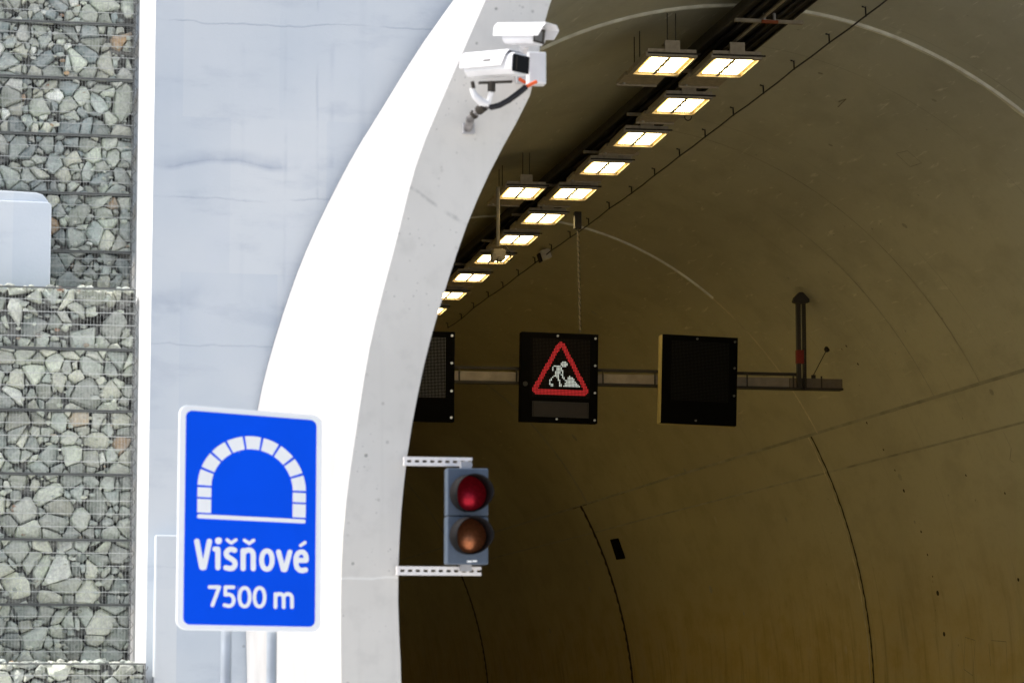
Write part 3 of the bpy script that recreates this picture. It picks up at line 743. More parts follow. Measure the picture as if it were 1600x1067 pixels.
for zi, mat in ((hh * .235, M_lensred), (-hh * .205, M_lensamb)):
    mb = MB(); mb.tube([(0, -.0005, zi), (0, -.004, zi)], rl + .001, 32); mb.build('lens_seat', M_visor, tl)
    # curved lens
    mb = MB(); n = 28; vs = [(0, -.045, zi)]
    for j in range(1, 6):
        rr = rl * .97 * j / 5
        for i in range(n): vs.append((rr * math.cos(2 * math.pi * i / n), -.008 - .037 * (1 - (j / 5) ** 2), zi + rr * math.sin(2 * math.pi * i / n)))
    fs = [(0, 1 + i, 1 + (i + 1) % n) for i in range(n)] + [(1 + (j - 1) * n + i, 1 + j * n + i, 1 + j * n + (i + 1) % n, 1 + (j - 1) * n + (i + 1) % n) for j in range(1, 5) for i in range(n)]
    vs = [(x_, y_ - .026 + .26 * (z_ - zi), z_) for x_, y_, z_ in vs]
    mb.mesh(vs, fs, smooth=True); mb.build('lens', mat, tl)
    # cut-away visor: deep on top and right, shallow on the lower left
    mb = MB(); n = 48; ro, ri = rl + .004, rl
    A = []; Bv = []; Ci = []; Di = []
    for i in range(n):
        a0 = 2 * math.pi * i / n
        dep = .10 + .14 * min(1, (.5 + .5 * math.sin(a0)) * 2.2) ** .8
        ca, sa = math.cos(a0), math.sin(a0)
        A.append((ro * ca, 0, zi + ro * sa)); Bv.append((ro * ca * 1.0, -dep, zi + ro * sa - dep * .04)); Ci.append((ri * ca, -dep, zi + ri * sa - dep * .04)); Di.append((ri * ca, 0, zi + ri * sa))
    vs = A + Bv + Ci + Di
    mb.mesh(vs, [(s_ * n + i, s_ * n + (i + 1) % n, (s_ + 1) * n + (i + 1) % n, (s_ + 1) * n + i) for s_ in range(3) for i in range(n)], smooth=True)
    mb.build('visor', M_visor, tl)
def perf(x0, x1, z, hgt, name):
    mb = MB(); L = x1 - x0; nh = 9 if L < .42 * 1 else 10; nh = int(L / .0415); w = .035; pitch = L / (nh + .0)
    y0, y1 = -.012 + YT + .10 - YT, .10
    yy0 = .09; mb.box(x0, x1, yy0, yy0 + .035, z - hgt / 2, z - .007); mb.box(x0, x1, yy0, yy0 + .035, z + .007, z + hgt / 2)
    for i in range(nh + 1):
        xa = x0 + (i - .25) * pitch + (w / 2 - .005); xb = x0 + (i + .75) * pitch - w / 2 + .005
        xa = max(xa, x0 + .001); xb = min(xb, x1 - .001)
        if xb > xa: mb.box(xa, xb, yy0 + .001, yy0 + .034, z - .007, z + .007)
    return mb.build(name, M_perf, tl)
def lx(px, py): p = at(px, py, YT + .09); return p.x - q.x, p.z - q.z
xa, za = lx(631, 720); xb, _ = lx(738, 720); perf(xa, xb, za, 14 * kT, 'bracket')
xa, za = lx(620, 891); xb, _ = lx(752, 891); perf(xa, xb, za, 14 * kT, 'bracket')
mb = MB(); mb.box(-.03, .03, .05, .09, hh / 2 - .01, hh / 2 + .04); mb.build('clamp', M_camgrey, tl)
mb = MB(); mb.box(-.03, .03, .05, .09, -hh / 2 - .035, -hh / 2 + .01); mb.build('clamp', M_camgrey, tl)

# ------------------------------------------------------------------ surveillance cameras on the portal face
def cctv(name, label, p, yaw, roll, L, Wd, Hh, win, shield=True, variant=0):
    o = empty(name, p, (0, roll, -yaw)); tag(o, label, 'camera', 'surveillance cameras on the portal ring')
    # local: +X is the viewing direction
    mb = MB(); cut = Hh * .22
    sec = [(-Wd / 2, -Hh * .5 + cut), (-Wd / 2 + cut, -Hh * .5), (Wd / 2 - cut, -Hh * .5), (Wd / 2, -Hh * .5 + cut), (Wd / 2, Hh * .28), (Wd / 2 - cut * .8, Hh * .45), (-Wd / 2 + cut * .8, Hh * .45), (-Wd / 2, Hh * .28)]
    def extr(mb, sec, xs):
        rings = [[Vector((x, y * s, z * s)) for y, z in sec] for x, s in xs]; n = len(sec); vs = [v for r_ in rings for v in r_]
        fs = [(i * n + k, i * n + (k + 1) % n, (i + 1) * n + (k + 1) % n, (i + 1) * n + k) for i in range(len(xs) - 1) for k in range(n)] + [tuple(range(n))[::-1], tuple(range((len(xs) - 1) * n, len(xs) * n))]
        mb.mesh(vs, fs)
    extr(mb, sec, [(-L / 2, .86), (-L / 2 + .02, .95), (L / 2 - .05, .95), (L / 2 - .045, 1.0), (L / 2, 1.0)])
    mb.build('housing', M_camwhite, o, bevel=.004)
    mb = MB(); e = Hh * .1
    roof = [(-Wd / 2 - .012, -Hh * .12), (-Wd / 2 - .012, Hh * .36), (-Wd / 2 + cut * .6, Hh * .5 + .012), (Wd / 2 - cut * .6, Hh * .5 + .012), (Wd / 2 + .012, Hh * .36), (Wd / 2 + .012, -Hh * .12),
            (Wd / 2 + .008, -Hh * .12), (Wd / 2 + .008, Hh * .345), (Wd / 2 - cut * .6, Hh * .5 + .008), (-Wd / 2 + cut * .6, Hh * .5 + .008), (-Wd / 2 - .008, Hh * .345), (-Wd / 2 - .008, -Hh * .12)]
    x0, x1 = (-L / 2 - .015, L / 2 - .07) if variant == 0 else (-L / 2 - .05, L / 2 + .05)
    n = len(roof); a = [(x0, y, z) for y, z in roof]; b = [(x1 + (.03 if z > 0 else 0), y, z) for y, z in roof]
    mb.mesh(a + b, [(i, (i + 1) % n, n + (i + 1) % n, n + i) for i in range(n)] + [tuple(range(n))[::-1], tuple(range(n, 2 * n))])
    mb.build('sunshield', M_camwhite, o)
    mb = MB(); fz = .46 if variant == 0 else .38
    mb.box(L / 2 + .001, L / 2 + .005, -Wd * fz, Wd * fz, -Hh * .40, Hh * .36)
    w_ = mb.build('window', M_glass if variant == 0 else M_dark, o)
    mb = MB()
    if variant == 0:
        mb.box(L / 2 + .0055, L / 2 + .0075, -Wd * .30, -Wd * .24, -Hh * .34, Hh * .28); mb.build('window_frame', M_dark, w_)
    else:
        mb.box(L / 2 + .0055, L / 2 + .0075, -Wd * .36, Wd * .18, -Hh * .30, Hh * .22); mb.build('pane', M_glass2, w_)
    if variant == 0:
        mb = MB(); mb.box(-.02, .035, -Wd / 2 - .0135, -Wd / 2 - .0125, Hh * .10, Hh * .16); mb.build('name_plate', M_dark, o)
    return o
YC = DP - .30
c1 = cctv('surveillance_camera', 'larger lower white surveillance camera with black window on a dark elbow bracket', at(775, 103, YC), R(54), R(5), .37, .140, .125, 0, variant=0)
c2 = cctv('surveillance_camera', 'smaller upper white surveillance camera with grey window, above the junction box', at(818, 56, YC - .02), R(50), R(8), .22, .120, .105, 0, variant=1)
# camera mounts (parts, given in world space)
def wpart(mb, name, mat, parent, **kw):
    o = mb.build(name, mat, parent, **kw); Mw = Matrix.LocRotScale(parent.location, parent.rotation_euler, None); o.matrix_parent_inverse = Mw.inverted(); return o
A = lambda px, py, Y: at(px, py, Y)
mb = MB(); mb.tube([A(768, 128, YC), A(768, 143, YC)], .022, 12); mb.tube([A(738, 128, YC), A(740, 138, YC)], .011, 8)
mb.bar(A(748, 130, YC), A(800, 128, YC), .03, .010)
wpart(mb, 'tilt_joint', M_dark, c1)
mb = MB(); mb.tube([A(737, 138, YC + .02), A(742, 150, YC + .02), A(752, 160, YC + .03), A(764, 163, YC + .03)], [.014, .02, .026, .018], 12)
mb.tube([A(768, 143, YC), A(766, 152, YC + .02), A(763, 163, YC + .03)], .015, 10)
wpart(mb, 'yoke', M_camwhite, c1)
mb = MB(); mb.tube([A(762, 163, YC + .03), A(745, 176, YC + .12), A(735, 185, YC + .18)], [.020, .018, .022], 12)
mb.tube([A(735, 185, YC + .18), A(733, 196, YC + .22), A(731, 202, DP - .02)], .024, 12)
wpart(mb, 'elbow_arm', simple('weathered_elbow', (.20, .19, .19), .5, var=.6, scale=25), c1)
mb = MB(); mb.tube([A(757, 166, YC + .035), A(748, 173, YC + .08)], .027, 12); mb.tube([A(742, 178, YC + .13), A(739, 181, YC + .14)], .026, 12)
wpart(mb, 'collar', M_dark, c1)
pB = A(731, 200, DP); mb = MB(); mb.box(pB.x - .032, pB.x + .032, DP - .035, DP - .001, pB.z - .038, pB.z + .02)
wpart(mb, 'wall_bracket', M_camgrey, c1)
mb = MB(); mb.tube([A(820, 70, YC), A(818, 82, YC + .05), A(816, 95, DP - .04)], [.028, .022, .02], 12); pB = A(816, 100, DP - .02)
mb.box(pB.x - .05, pB.x + .05, DP - .04, DP - .001, pB.z - .05, pB.z + .04)
wpart(mb, 'mount_arm', M_camwhite, c2, bevel=.003)
# junction box
a = at(826, 80, DP - .13); b = at(854, 131, DP - .13)
jb = empty('junction_box', ((a.x + b.x) / 2, DP, b.z)); tag(jb, 'white flat junction box behind the black window of the lower camera', 'junction box')
mb = MB(); mb.box(a.x, b.x, DP - .12, DP - .045, b.z, a.z); wpart(mb, 'case', M_camwhite, jb, bevel=.004)
mb = MB(); mb.box(a.x + .006, b.x - .006, DP - .126, DP - .1205, b.z + .006, a.z - .006); wpart(mb, 'lid', M_camwhite, jb, bevel=.002)
mb = MB(); mb.box(a.x - .05, a.x + .05, DP - .0445, DP - .001, b.z + .02, a.z - .02); wpart(mb, 'back_plate', M_camgrey, jb)
mb = MB()
for p0, p1 in (((812, 124), (820, 129)), ((820, 137), (838, 128))): mb.tube([A(*p0, YC + .05), A(*p1, YC + .08)], .010, 10)
wpart(mb, 'cable_gland', M_orange, jb)
mb = MB(); pts = [(760, 163), (768, 168), (780, 165), (795, 157), (810, 146), (822, 136)]
mb.tube([A(x, y, YC + .04) for x, y in pts], .0165, 12)
o = mb.build('camera_cable', M_cable); tag(o, 'thick black cable curving from the lower camera bracket up to orange connectors', 'cable')

# ------------------------------------------------------------------ lamps
ZL = 7.0 + EYE
def mk_lamp(label, group):
    o = empty('tunnel_luminaire', (0, 0, ZL)); tag(o, label, 'lamp', group)
    w, l = .57, 1.06
    mb = MB()   # frame: four bars round the opening, box above
    mb.box(-w / 2 + .01, w / 2 - .01, -l / 2 + .012, l / 2, .035, .075)
    mb.box(-w / 2 - .015, -w / 2 + .035, -l / 2, l / 2, -.012, .035); mb.box(w / 2 - .018, w / 2, -l / 2, l / 2, -.012, .035)
    mb.box(-w / 2 + .035, w / 2 - .018, -l / 2, -l / 2 + .075, -.010, .035); mb.box(-w / 2 + .035, w / 2 - .018, l / 2 - .07, l / 2, -.010, .035)
    mb.build('frame', M_lampbody, o)
    mb = MB(); mb.box(-w / 2 + .045, w / 2 - .02, -l / 2 + .076, l / 2 - .071, .020, .0345); mb.build('reflector', M_reflector, o)
    for x0, x1 in ((-w / 2 + .095, -.016), (.016, w / 2 - .065)):
        mb = MB(); mb.box(x0, x1, -l / 2 + .13, l / 2 - .18, .010, .0195)
        for k in range(9):
            x = x0 + (x1 - x0) * (k + .2) / 9; mb.box(x, x + (x1 - x0) / 16, l / 2 - .18, l / 2 - .13, .011, .019)
        mb.build('light_panel', M_lamp, o)
    mb = MB(); mb.box(-.013, .013, -l / 2 + .06, l / 2 - .06, .000, .0098)
    for k in range(3):
        y = -l / 2 + .25 + .27 * k; mb.box(-.024, .024, y, y + .05, -.001, .0097)
    mb.build('divider', M_dark, o)
    mb = MB(); mb.box(-w / 2 - .02, w * .30, l / 2 + .06, l / 2 + .60, .015, .055); mb.box(-w / 2 - .02, w * .30, l / 2 + .575, l / 2 + .60, -.005, .014)
    g_ = mb.build('gear_tray', M_lampbody, o)
    mb = MB(); mb.tube([(-w / 2 + .05, l / 2 + .5, -.006), (-w / 2 + .05, l / 2 + .5, .014)], .018, 10); mb.build('bolt', M_galv, g_)
    mb = MB(); mb.box(-.085, .085, -l / 2 - .01, -l / 2 + .03, .026, .17); mb.box(-.07, .07, -l / 2 + .03, -l / 2 + .25, .155, .17); mb.build('bracket', M_bracket, o)
    mb = MB(); mb.bar((-w / 2 + .005, -l / 2 - .008, .022), (w / 2 + .035, -l / 2 - .008, .022), .012, .018); mb.build('cross_strip', M_dark, o)
    return o
grpR = 'tunnel lamps in the long right-hand row'; grpL = 'tunnel lamps of the sparse left-hand row'
proto = mk_lamp('x', grpR)
d0 = ray(1135, 106); Y0 = 7.0 / d0.z; XR_ = d0.x * Y0
d1 = ray(1035, 103); XL_ = d1.x * 7.0 / d1.z
ordinal = ['nearest', 'second', 'third', 'fourth', 'fifth', 'sixth', 'seventh', 'eighth', 'ninth', 'tenth', 'eleventh', 'twelfth', 'thirteenth', 'fourteenth']
extra = {0: 'nearest lit tunnel lamp of the long row, highest and farthest right in the photo', 2: 'third lit tunnel lamp of the long row, with nothing left of it', 1: 'second lit tunnel lamp of the long row, with a loose cable loop hanging beside it',
         5: 'sixth lit tunnel lamp of the long row, counted from the nearest, wide panels', 8: 'lit tunnel lamp partly hidden behind the small hanging device'}
ys = [7.0 / ray(*p).z for p in ((1135, 106), (1063, 166), (1000, 218), (945, 263), (897, 303.5), (849, 342), (809, 375), (770, 405), (734, 434), (704, 462))]
pitch = (ys[-1] - ys[0]) / 9; ys += [ys[-1] + pitch * k for k in range(1, 5)]
for i, y in enumerate(ys):
    o = proto if i == 0 else copy_tree(proto)
    o.location = (XR_, y, ZL); o.rotation_euler = (0, 0, R(-1.5))
    if i in (0, 1): lb = extra[i]
    elif i == 7: lb = 'lit tunnel lamp partly hidden behind the small device hanging on a pole'
    else: lb = '%s lit tunnel lamp from the nearest in the long row under the cable tray' % ordinal[i]
    if i == 9: lb = 'tenth lit tunnel lamp of the long row, half cut off by the white portal ring'
    if i > 9: lb = '%s tunnel lamp of the long row, at the edge of the portal ring' % ordinal[i]
    o['label'] = lb
for k_, ((px, py), lb) in enumerate((((1035, 103), 'lit tunnel lamp standing alone left of the nearest lamp of the long row'), ((814, 302), 'lit tunnel lamp left of the fifth lamp of the long row, above the hanging device'))):
    o = copy_tree(proto); d = ray(px, py); o.location = (XL_, 7.0 / d.z, ZL); o.rotation_euler = (0, 0, R(-1.5)); o['label'] = lb; o['group'] = grpL
    mb = MB(); y = -.53
    for x in (-.035, .06): mb.tube([(x, y + .1, .17), (x, y + .1, .50)], .006, 6)
    for x, yy in ((-.25, .35), (-.25, .05)): mb.tube([(x, yy, .07), (x, yy, .40)], .006, 6)
    mb.build('hanger_rods', M_dark, o)
mb = MB(); c0 = at(1075, 182, ys[1] + .9); pts = [c0 + Vector((.045 * math.sin(a) * (1 if a < math.pi else 1), 0, .055 * math.cos(a) + 0.0)) for a in [2 * math.pi * i / 20 + .3 for i in range(19)]]
mb.tube(pts, .006, 6); mb.tube([pts[0], pts[0] + Vector((-.10, -.2, .05))], .006, 6)
o = mb.build('cable_loop', M_cable); tag(o, 'small loop of loose black cable beside the second lamp', 'cable')

for i in range(6):  # added unseen lamps, spaced out to light the far lining
    o = copy_tree(proto); o.location = (XR_, ys[-1] + pitch * (1.5 + 4.4 * i), ZL); o['label'] = 'added lamp deep in the bore, unseen behind the portal ring, lighting the far lining'; o['group'] = 'added unseen lamps lighting the deep bore'
# ------------------------------------------------------------------ cable tray under the crown
zt = 7.26
xl = ray(1176, 0).x / ray(1176, 0).z * zt; xr_ = ray(1279, 0).x / ray(1279, 0).z * zt
tr = empty('cable_tray', ((xl + xr_) / 2, 28, zt + EYE)); tag(tr, 'long dark cable tray hung under the crown of the tunnel above the lamps', 'cable tray')
mb = MB(); Zt = zt + EYE
mb.box(xl, xl + .025, 22, 120, Zt - .02, Zt + .10); mb.box(xr_ - .02, xr_, 22, 120, Zt, Zt + .10); mb.box(xl + .026, xr_ - .021, 22, 120, Zt + .03, Zt + .034)
wpart(mb, 'tray_floor', M_tray, tr)
mb = MB(); 
for x, w in ((xl + .16, .05), (xl + .30, .03), (xl + .36, .035), (xl + .47, .04), (xl + .56, .03)): mb.tube([(x, 22, Zt + .005), (x + .01, 60, Zt + .0), (x, 120, Zt + .005)], w / 2, 8)
wpart(mb, 'cables', M_cable, tr)
mb = MB(); mb.box(xl + .26, xl + .30, 22, 120, Zt - .05, Zt - .03); wpart(mb, 'lamp_rail', M_rail, tr)
mb = MB(); mb.box(xl - .03, xl - .004, 22, 120, Zt - .05, Zt - .01); wpart(mb, 'edge_rail', M_dark, tr)
for i in range(26):
    y = 7.26 / ray(1200, 24).z + i * 2.6
    if i > 14: continue
    mb = MB(); mb.bar((xl - .02, y, Zt - .07), (xr_ + .03, y, Zt - .07), .05, .035, (0, 0, 1)); mb.box(xr_ + .0, xr_ + .05, y - .03, y + .03, Zt - .09, Zt - .05)
    wpart(mb, 'crossbar', M_rail if i == 0 else M_bracket, tr)
y = 7.26 / ray(1200, 24).z - .05
mb = MB(); p = at(1203, 34, y)
for dx in (-.06, .05): mb.tube([(p.x + dx, y, p.z + .09), (p.x + dx, y, p.z - .0)], .018, 8)
mb2 = MB(); mb2.box(p.x - .09, p.x + .09, y - .02, y + .02, p.z - .02, p.z + .01)
wpart(mb, 'clamp', M_galv, tr); wpart(mb2, 'orange_clip', simple('dull_orange', (.30, .07, .02), .6), tr)
# rods from tray level to the crown at the left edge
for i, (px, py, ln) in enumerate(((1103, 55, .18), (1008, 107, .2), (993, 150, .25))):
    pass

# ------------------------------------------------------------------ wall cable with hooks
hk = [(1398, -10), (1353, 25), (1296, 67), (1241, 108), (1193, 146), (1146, 180), (1102, 214), (1062, 244), (1023, 274), (987, 302), (952, 326), (920, 351), (891, 371), (862, 391), (836, 411), (810, 430), (786, 449), (763, 464), (740, 481), (721, 498), (700, 512)]
hp = [hit(x, y, .10) for x, y in hk]
wc = empty('wall_cable', hp[1]); tag(wc, 'thin dark cable strung on small hooks along the upper right of the vault', 'cable')
mb = MB(); pts = []
for a, b in zip(hp, hp[1:]): pts += [a, (a + b) / 2 - Vector((0, 0, .008))]
mb.tube(pts + [hp[-1]], .0095, 6); wpart(mb, 'wire', M_cable, wc)
for p in hp[1:]:
    th = theta_of(p); s0 = surf(th, p.y, -.01); nrm = (s0 - p).normalized()
    mb = MB(); tp = p + Vector((0, 0, .10)); mb.tube([p - Vector((0, 0, .012)), p + Vector((-.004, 0, .09)), tp + Vector((-.045, 0, .0))], .010, 6); mb.tube([tp, s0 + Vector((0, 0, .03))], .008, 6)
    wpart(mb, 'hook', M_cable, wc)

# ------------------------------------------------------------------ gantry and variable message signs
YG = 41.3; YS = 41.0; kG = YS / F
pL = at(640, 589, YG); pR = at(1315, 597, YG); zb_ = (at(1315, 597, YG).z + at(715, 590, YG).z) / 2
ga = empty('sign_gantry', (pR.x, YG, zb_)); tag(ga, 'horizontal steel beam carrying the three display signs, held by a perforated post from the vault', 'gantry')
hb = 7.6 * kG
mb = MB(); mb.box(pL.x - 4.0, at(1232, 590, YG).x, YG - .04, YG + .10, zb_ - hb, zb_ + hb); wpart(mb, 'beam', M_beam, ga, bevel=.006)
mb = MB(); mb.box(at(1232, 590, YG).x + .002, pR.x, YG - .05, YG + .10, zb_ - hb - .005, zb_ + hb - .003); wpart(mb, 'beam_end', simple('shaded_beam', (.16, .125, .09), .6, .2), ga, bevel=.006)
mb = MB(); mb.box(pL.x - 4.0, pR.x, YG - .09, YG + .105, zb_ - hb - .035, zb_ - hb - .007)
mb.box(pL.x - 4.0, at(1250, 590, YG).x, YG - .055, YG + .02, zb_ + hb + .035, zb_ + hb + .075)
for px in (717, 806, 941, 1022, 1166, 1238, 1282): x = at(px, 590, YG).x; mb.box(x - .010, x + .010, YG - .056, YG - .0405, zb_ - hb - .004, zb_ + hb + .034)
wpart(mb, 'rail', M_dark, ga)
ptop = hit(1249, 466, .02)
pb0 = at(1253, 604, YG - .10)
mb = MB(); pt1 = Vector((pb0.x - .01, YG - .10, at(1250, 470, YG).z))
mb.box(pb0.x - .075, pb0.x - .015, YG - .14, YG - .06, pb0.z - .03, pt1.z); 
for i in range(40):
    z = pb0.z - .02 + (pt1.z - pb0.z) * i / 40; mb.box(pb0.x + .03, pb0.x + .055, YG - .13, YG - .08, z, z + .018)
mb.box(pb0.x + .055, pb0.x + .063, YG - .14, YG - .06, pb0.z - .05, pt1.z); mb.box(pb0.x + .020, pb0.x + .0295, YG - .14, YG - .06, pb0.z - .05, pt1.z)
wpart(mb, 'hanger_post', M_dark, ga)
mb = MB(); c = Vector((pb0.x - .01, YG - .10, pt1.z)); ol = [(-.12, -.04), (-.10, .03), (-.02, .11), (.03, .11), (.13, .01), (.13, -.04), (.05, -.06), (-.06, -.06)]
Mx = Matrix.Translation(c); mb.prism(ol, -.05, .05, Mx)
mb.tube([c, hit(1249, 462, -.02)], .05, 8); wpart(mb, 'wall_plate', M_dark, ga)
mb = MB(); z = at(1250, 559, YG).z; mb.box(pb0.x - .082, pb0.x + .022, YG - .148, YG - .055, z - .10, z + .10); wpart(mb, 'red_tag', simple('dark_red_tape', (.22, .02, .012), .7), ga)
mb = MB(); e0 = at(1271, 586, YG - .05); e1 = hit(1292, 546, .03); mb.tube([e0, e1], .008, 6); mb.tube([e1, hit(1294, 543, -.03)], .045, 10); mb.tube([e0, e0 - Vector((0, 0, .05))], .035, 8); wpart(mb, 'stay_rod', M_dark, ga)

CW, CH = 126 * kG, 144 * kG
def vms(cx, cy, roll, tilt, label, ledmat, side=None, small=None, bolts=None):
    p = at(cx, cy, YS); o = empty('message_sign', p, (tilt, roll, 0)); tag(o, label, 'display sign', 'display signs on the gantry beam')
    d = .16
    mb = MB(); mb.box(-CW / 2, CW / 2, -.02, d, -CH / 2, CH / 2); mb.build('case', M_black, o, bevel=.006)
    if side:
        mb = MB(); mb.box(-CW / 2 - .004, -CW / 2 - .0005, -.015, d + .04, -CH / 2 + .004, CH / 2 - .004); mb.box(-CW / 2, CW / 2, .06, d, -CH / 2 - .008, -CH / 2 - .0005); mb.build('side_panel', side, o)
    mx, mz = CW * .5 - 15 * kG, CH / 2 - 9.5 * kG
    x0, x1, z1 = -CW / 2 + 15.5 * kG, CW / 2 - 14.5 * kG, CH / 2 - 9.5 * kG; z0 = z1 - 97 * kG
    mb = MB(); mb.box(x0 - .01, x1 + .01, -.025, -.0203, z0 - .01, z1 + .01); dp = mb.build('display_panel', M_matrix, o)
    return o, x0, x1, z0, z1, dp
def sq(mb, x, z, s, y=-.027): mb.poly([(x - s, y, z - s), (x + s, y, z - s), (x + s, y, z + s), (x - s, y, z + s)])
def bolts(o, pts, r=.018, mat=M_galv):
    for (x, z) in pts:
        mb = MB(); n = 10; mb.tube([(x, -.02, z), (x, -.034, z)], r, n); mb.build('bolt', mat, o)
# left, mostly hidden by the portal ring
o, x0, x1, z0, z1, dp = vms(649, 587, R(.4), 0, 'blank dark display sign with visible dot grid, half hidden behind the portal ring', M_offled)
pitchL = (x1 - x0) / 42
mb = MB()
for i in range(42):
    for j in range(42): sq(mb, x0 + (i + .5) * pitchL, z0 + (j + .5) * (z1 - z0) / 42, pitchL * .21)
mb.build('led_grid', M_offled, dp, recalc=False)
bolts(o, [(CW / 2 - 5 * kG, CH / 2 - f * CH) for f in (.045, .35, .66, .955)], .02, simple('pale_bolt', (.7, .7, .7), .4, emit=(.7, .7, .7), es=.15))  # bolt heads given a glow in place of light on them
# middle: roadworks warning
o, x0, x1, z0, z1, dp = vms(874, 590, R(.9), R(0), 'lit display sign showing a red warning triangle with a white digging worker', M_offled2)
tri = [(533, 172), (163, 850), (903, 850)]
def segd(p, a, b):
    ax, ay = a; bx, by = b; t = max(0, min(1, ((p[0] - ax) * (bx - ax) + (p[1] - ay) * (by - ay)) / ((bx - ax) ** 2 + (by - ay) ** 2)))
    return math.hypot(p[0] - ax - t * (bx - ax), p[1] - ay - t * (by - ay))
def inpoly(p, q):
    r = False; n = len(q)
    for i in range(n):
        a, b = q[i], q[(i + 1) % n]
        if (a[1] > p[1]) != (b[1] > p[1]) and p[0] < a[0] + (p[1] - a[1]) * (b[0] - a[0]) / (b[1] - a[1]): r = not r
    return r
man = [[(412, 550), (410, 500), (430, 470), (520, 470), (550, 520), (560, 570), (555, 635), (605, 690), (645, 700)], [(470, 520), (460, 580)], [(455, 610), (395, 665), (355, 735), (360, 755)], [(385, 775), (405, 775)], [(485, 650), (510, 700), (510, 745)], [(515, 775), (545, 775)], [(450, 590), (490, 560)], [(530, 600), (560, 610)]]
torso = [(478, 470), (560, 520), (505, 640), (425, 630), (450, 570)]; heap = [(575, 790), (625, 700), (650, 655), (680, 628), (720, 650), (770, 705), (850, 790)]
red = MB(); wht = MB(); off = MB(); NN = 41
def crop2loc(u, v):   # coordinates of the drawing: 9.7 per photo px, origin at sign corner
    return -CW / 2 + (u / 9.7 + 9.5) * kG, CH / 2 - (v / 9.7 + 4.6) * kG
for i in range(NN):
    for j in range(42):
        u = 96 + i * 22.3; v = 60 + j * 22.0
        x, z = crop2loc(u, v); dmin = min(segd((u, v), tri[a], tri[(a + 1) % 3]) for a in range(3)); ins = inpoly((u, v), tri)
        if not ins and dmin <= 72: sq(red, x, z, 7.4 / 9.7 * kG)
        elif math.hypot(u - 587, v - 440) < 50 or inpoly((u, v), torso) or inpoly((u, v), heap) or any(segd((u, v), a, b) < 11.5 for L_ in man for a, b in zip(L_, L_[1:])): sq(wht, x, z, 7.6 / 9.7 * kG)
        else: sq(off, x, z, 3.2 / 9.7 * kG)
red.build('red_triangle', M_redled, dp, recalc=False); wht.build('worker_symbol', M_whiteled, dp, recalc=False); off.build('led_grid', M_offled2, dp, recalc=False)
zz0, zz1 = CH / 2 - 136 * kG, CH / 2 - 111 * kG
mb = MB()
for a_, b_ in ((zz0, zz0 + .012), (zz1 - .012, zz1)): mb.box(-CW / 2 + 19 * kG, CW / 2 - 15 * kG, -.030, -.0205, a_, b_)
for a_, b_ in ((-CW / 2 + 19 * kG, -CW / 2 + 19 * kG + .012), (CW / 2 - 15 * kG - .012, CW / 2 - 15 * kG)): mb.box(a_, b_, -.030, -.0205, zz0 + .0125, zz1 - .0125)
sp = mb.build('text_panel', simple('panel_rim', (.02, .018, .015), .5), o)
mb = MB(); mb.box(-CW / 2 + 21 * kG, CW / 2 - 17 * kG, -.024, -.0205, zz0 + .013, zz1 - .013); mb.build('text_display', simple('panel_brown', (.020, .014, .011), .5), sp)
bm_ = simple('grey_bolt', (.4, .4, .4), .4, emit=(.5, .5, .5), es=.10)  # light on the bolt heads put in as a faint glow
bolts(o, [(-4 * kG, CH / 2 - 5 * kG), (CW / 2 - 5 * kG, CH / 2 - 7 * kG), (CW / 2 - 5 * kG, CH / 2 - 51 * kG), (CW / 2 - 5 * kG, CH / 2 - 95 * kG), (CW / 2 - 5 * kG, CH / 2 - 139 * kG), (-4 * kG, CH / 2 - 139 * kG)], .017, bm_)
mb = MB(); mb.tube([(-CW / 2 + 7 * kG, -.02, CH / 2 - 84 * kG), (-CW / 2 + 7 * kG, -.035, CH / 2 - 84 * kG)], .035, 14); mb.build('sensor', simple('dull_plastic', (.03, .03, .028), .5), o)
# right: unlit
o, x0, x1, z0, z1, dp = vms(1092.5, 594, R(1.6), R(0), 'fully dark blank display sign with a yellow lit left side', M_offled3, side=M_yell)
mb = MB()
for i in range(42):
    for j in range(42): sq(mb, x0 + (i + .5) * pitchL, z0 + (j + .5) * (z1 - z0) / 42, pitchL * .2)
mb.build('led_grid', M_offled3, dp, recalc=False)
bd = simple('dim_bolt', (.12, .12, .11), .4)
bolts(o, [(-5 * kG, CH / 2 - 5 * kG), (CW / 2 - 5 * kG, CH / 2 - 7 * kG), (CW / 2 - 5 * kG, CH / 2 - 50 * kG), (CW / 2 - 5 * kG, CH / 2 - 95 * kG), (-5 * kG, CH / 2 - 138 * kG)], .017, bd)

# hanging rod down to the middle sign
t0 = at(899, 318, YS + .1); t1 = at(906, 517, YS + .1); dt = ys[4]
a = Vector((t1.x, YS + .08, t1.z - .02)); b = Vector((t1.x - .035, YS + .08, ZL + .02))
mb = MB(); mb.tube([a, b], .015, 8); n = 60
hr = empty('hanging_conduit', a); tag(hr, 'thin vertical conduit hanging from the lamp row down to the triangle sign', 'conduit')
wpart(mb, 'conduit', simple('brown_conduit', (.20, .165, .11), .6), hr)
mb = MB(); pts = [a + (b - a) * (i / 160) + Vector((.017 * math.cos(i * .9), -.017 * math.sin(i * .9) - .002, 0)) for i in range(161)]; mb.tube(pts, .006, 5); wpart(mb, 'cable', M_cable, hr)
mb = MB(); mb.box(b.x - .05, b.x + .05, b.y - .05, b.y + .05, b.z - .25, b.z); wpart(mb, 'connector', M_dark, hr)

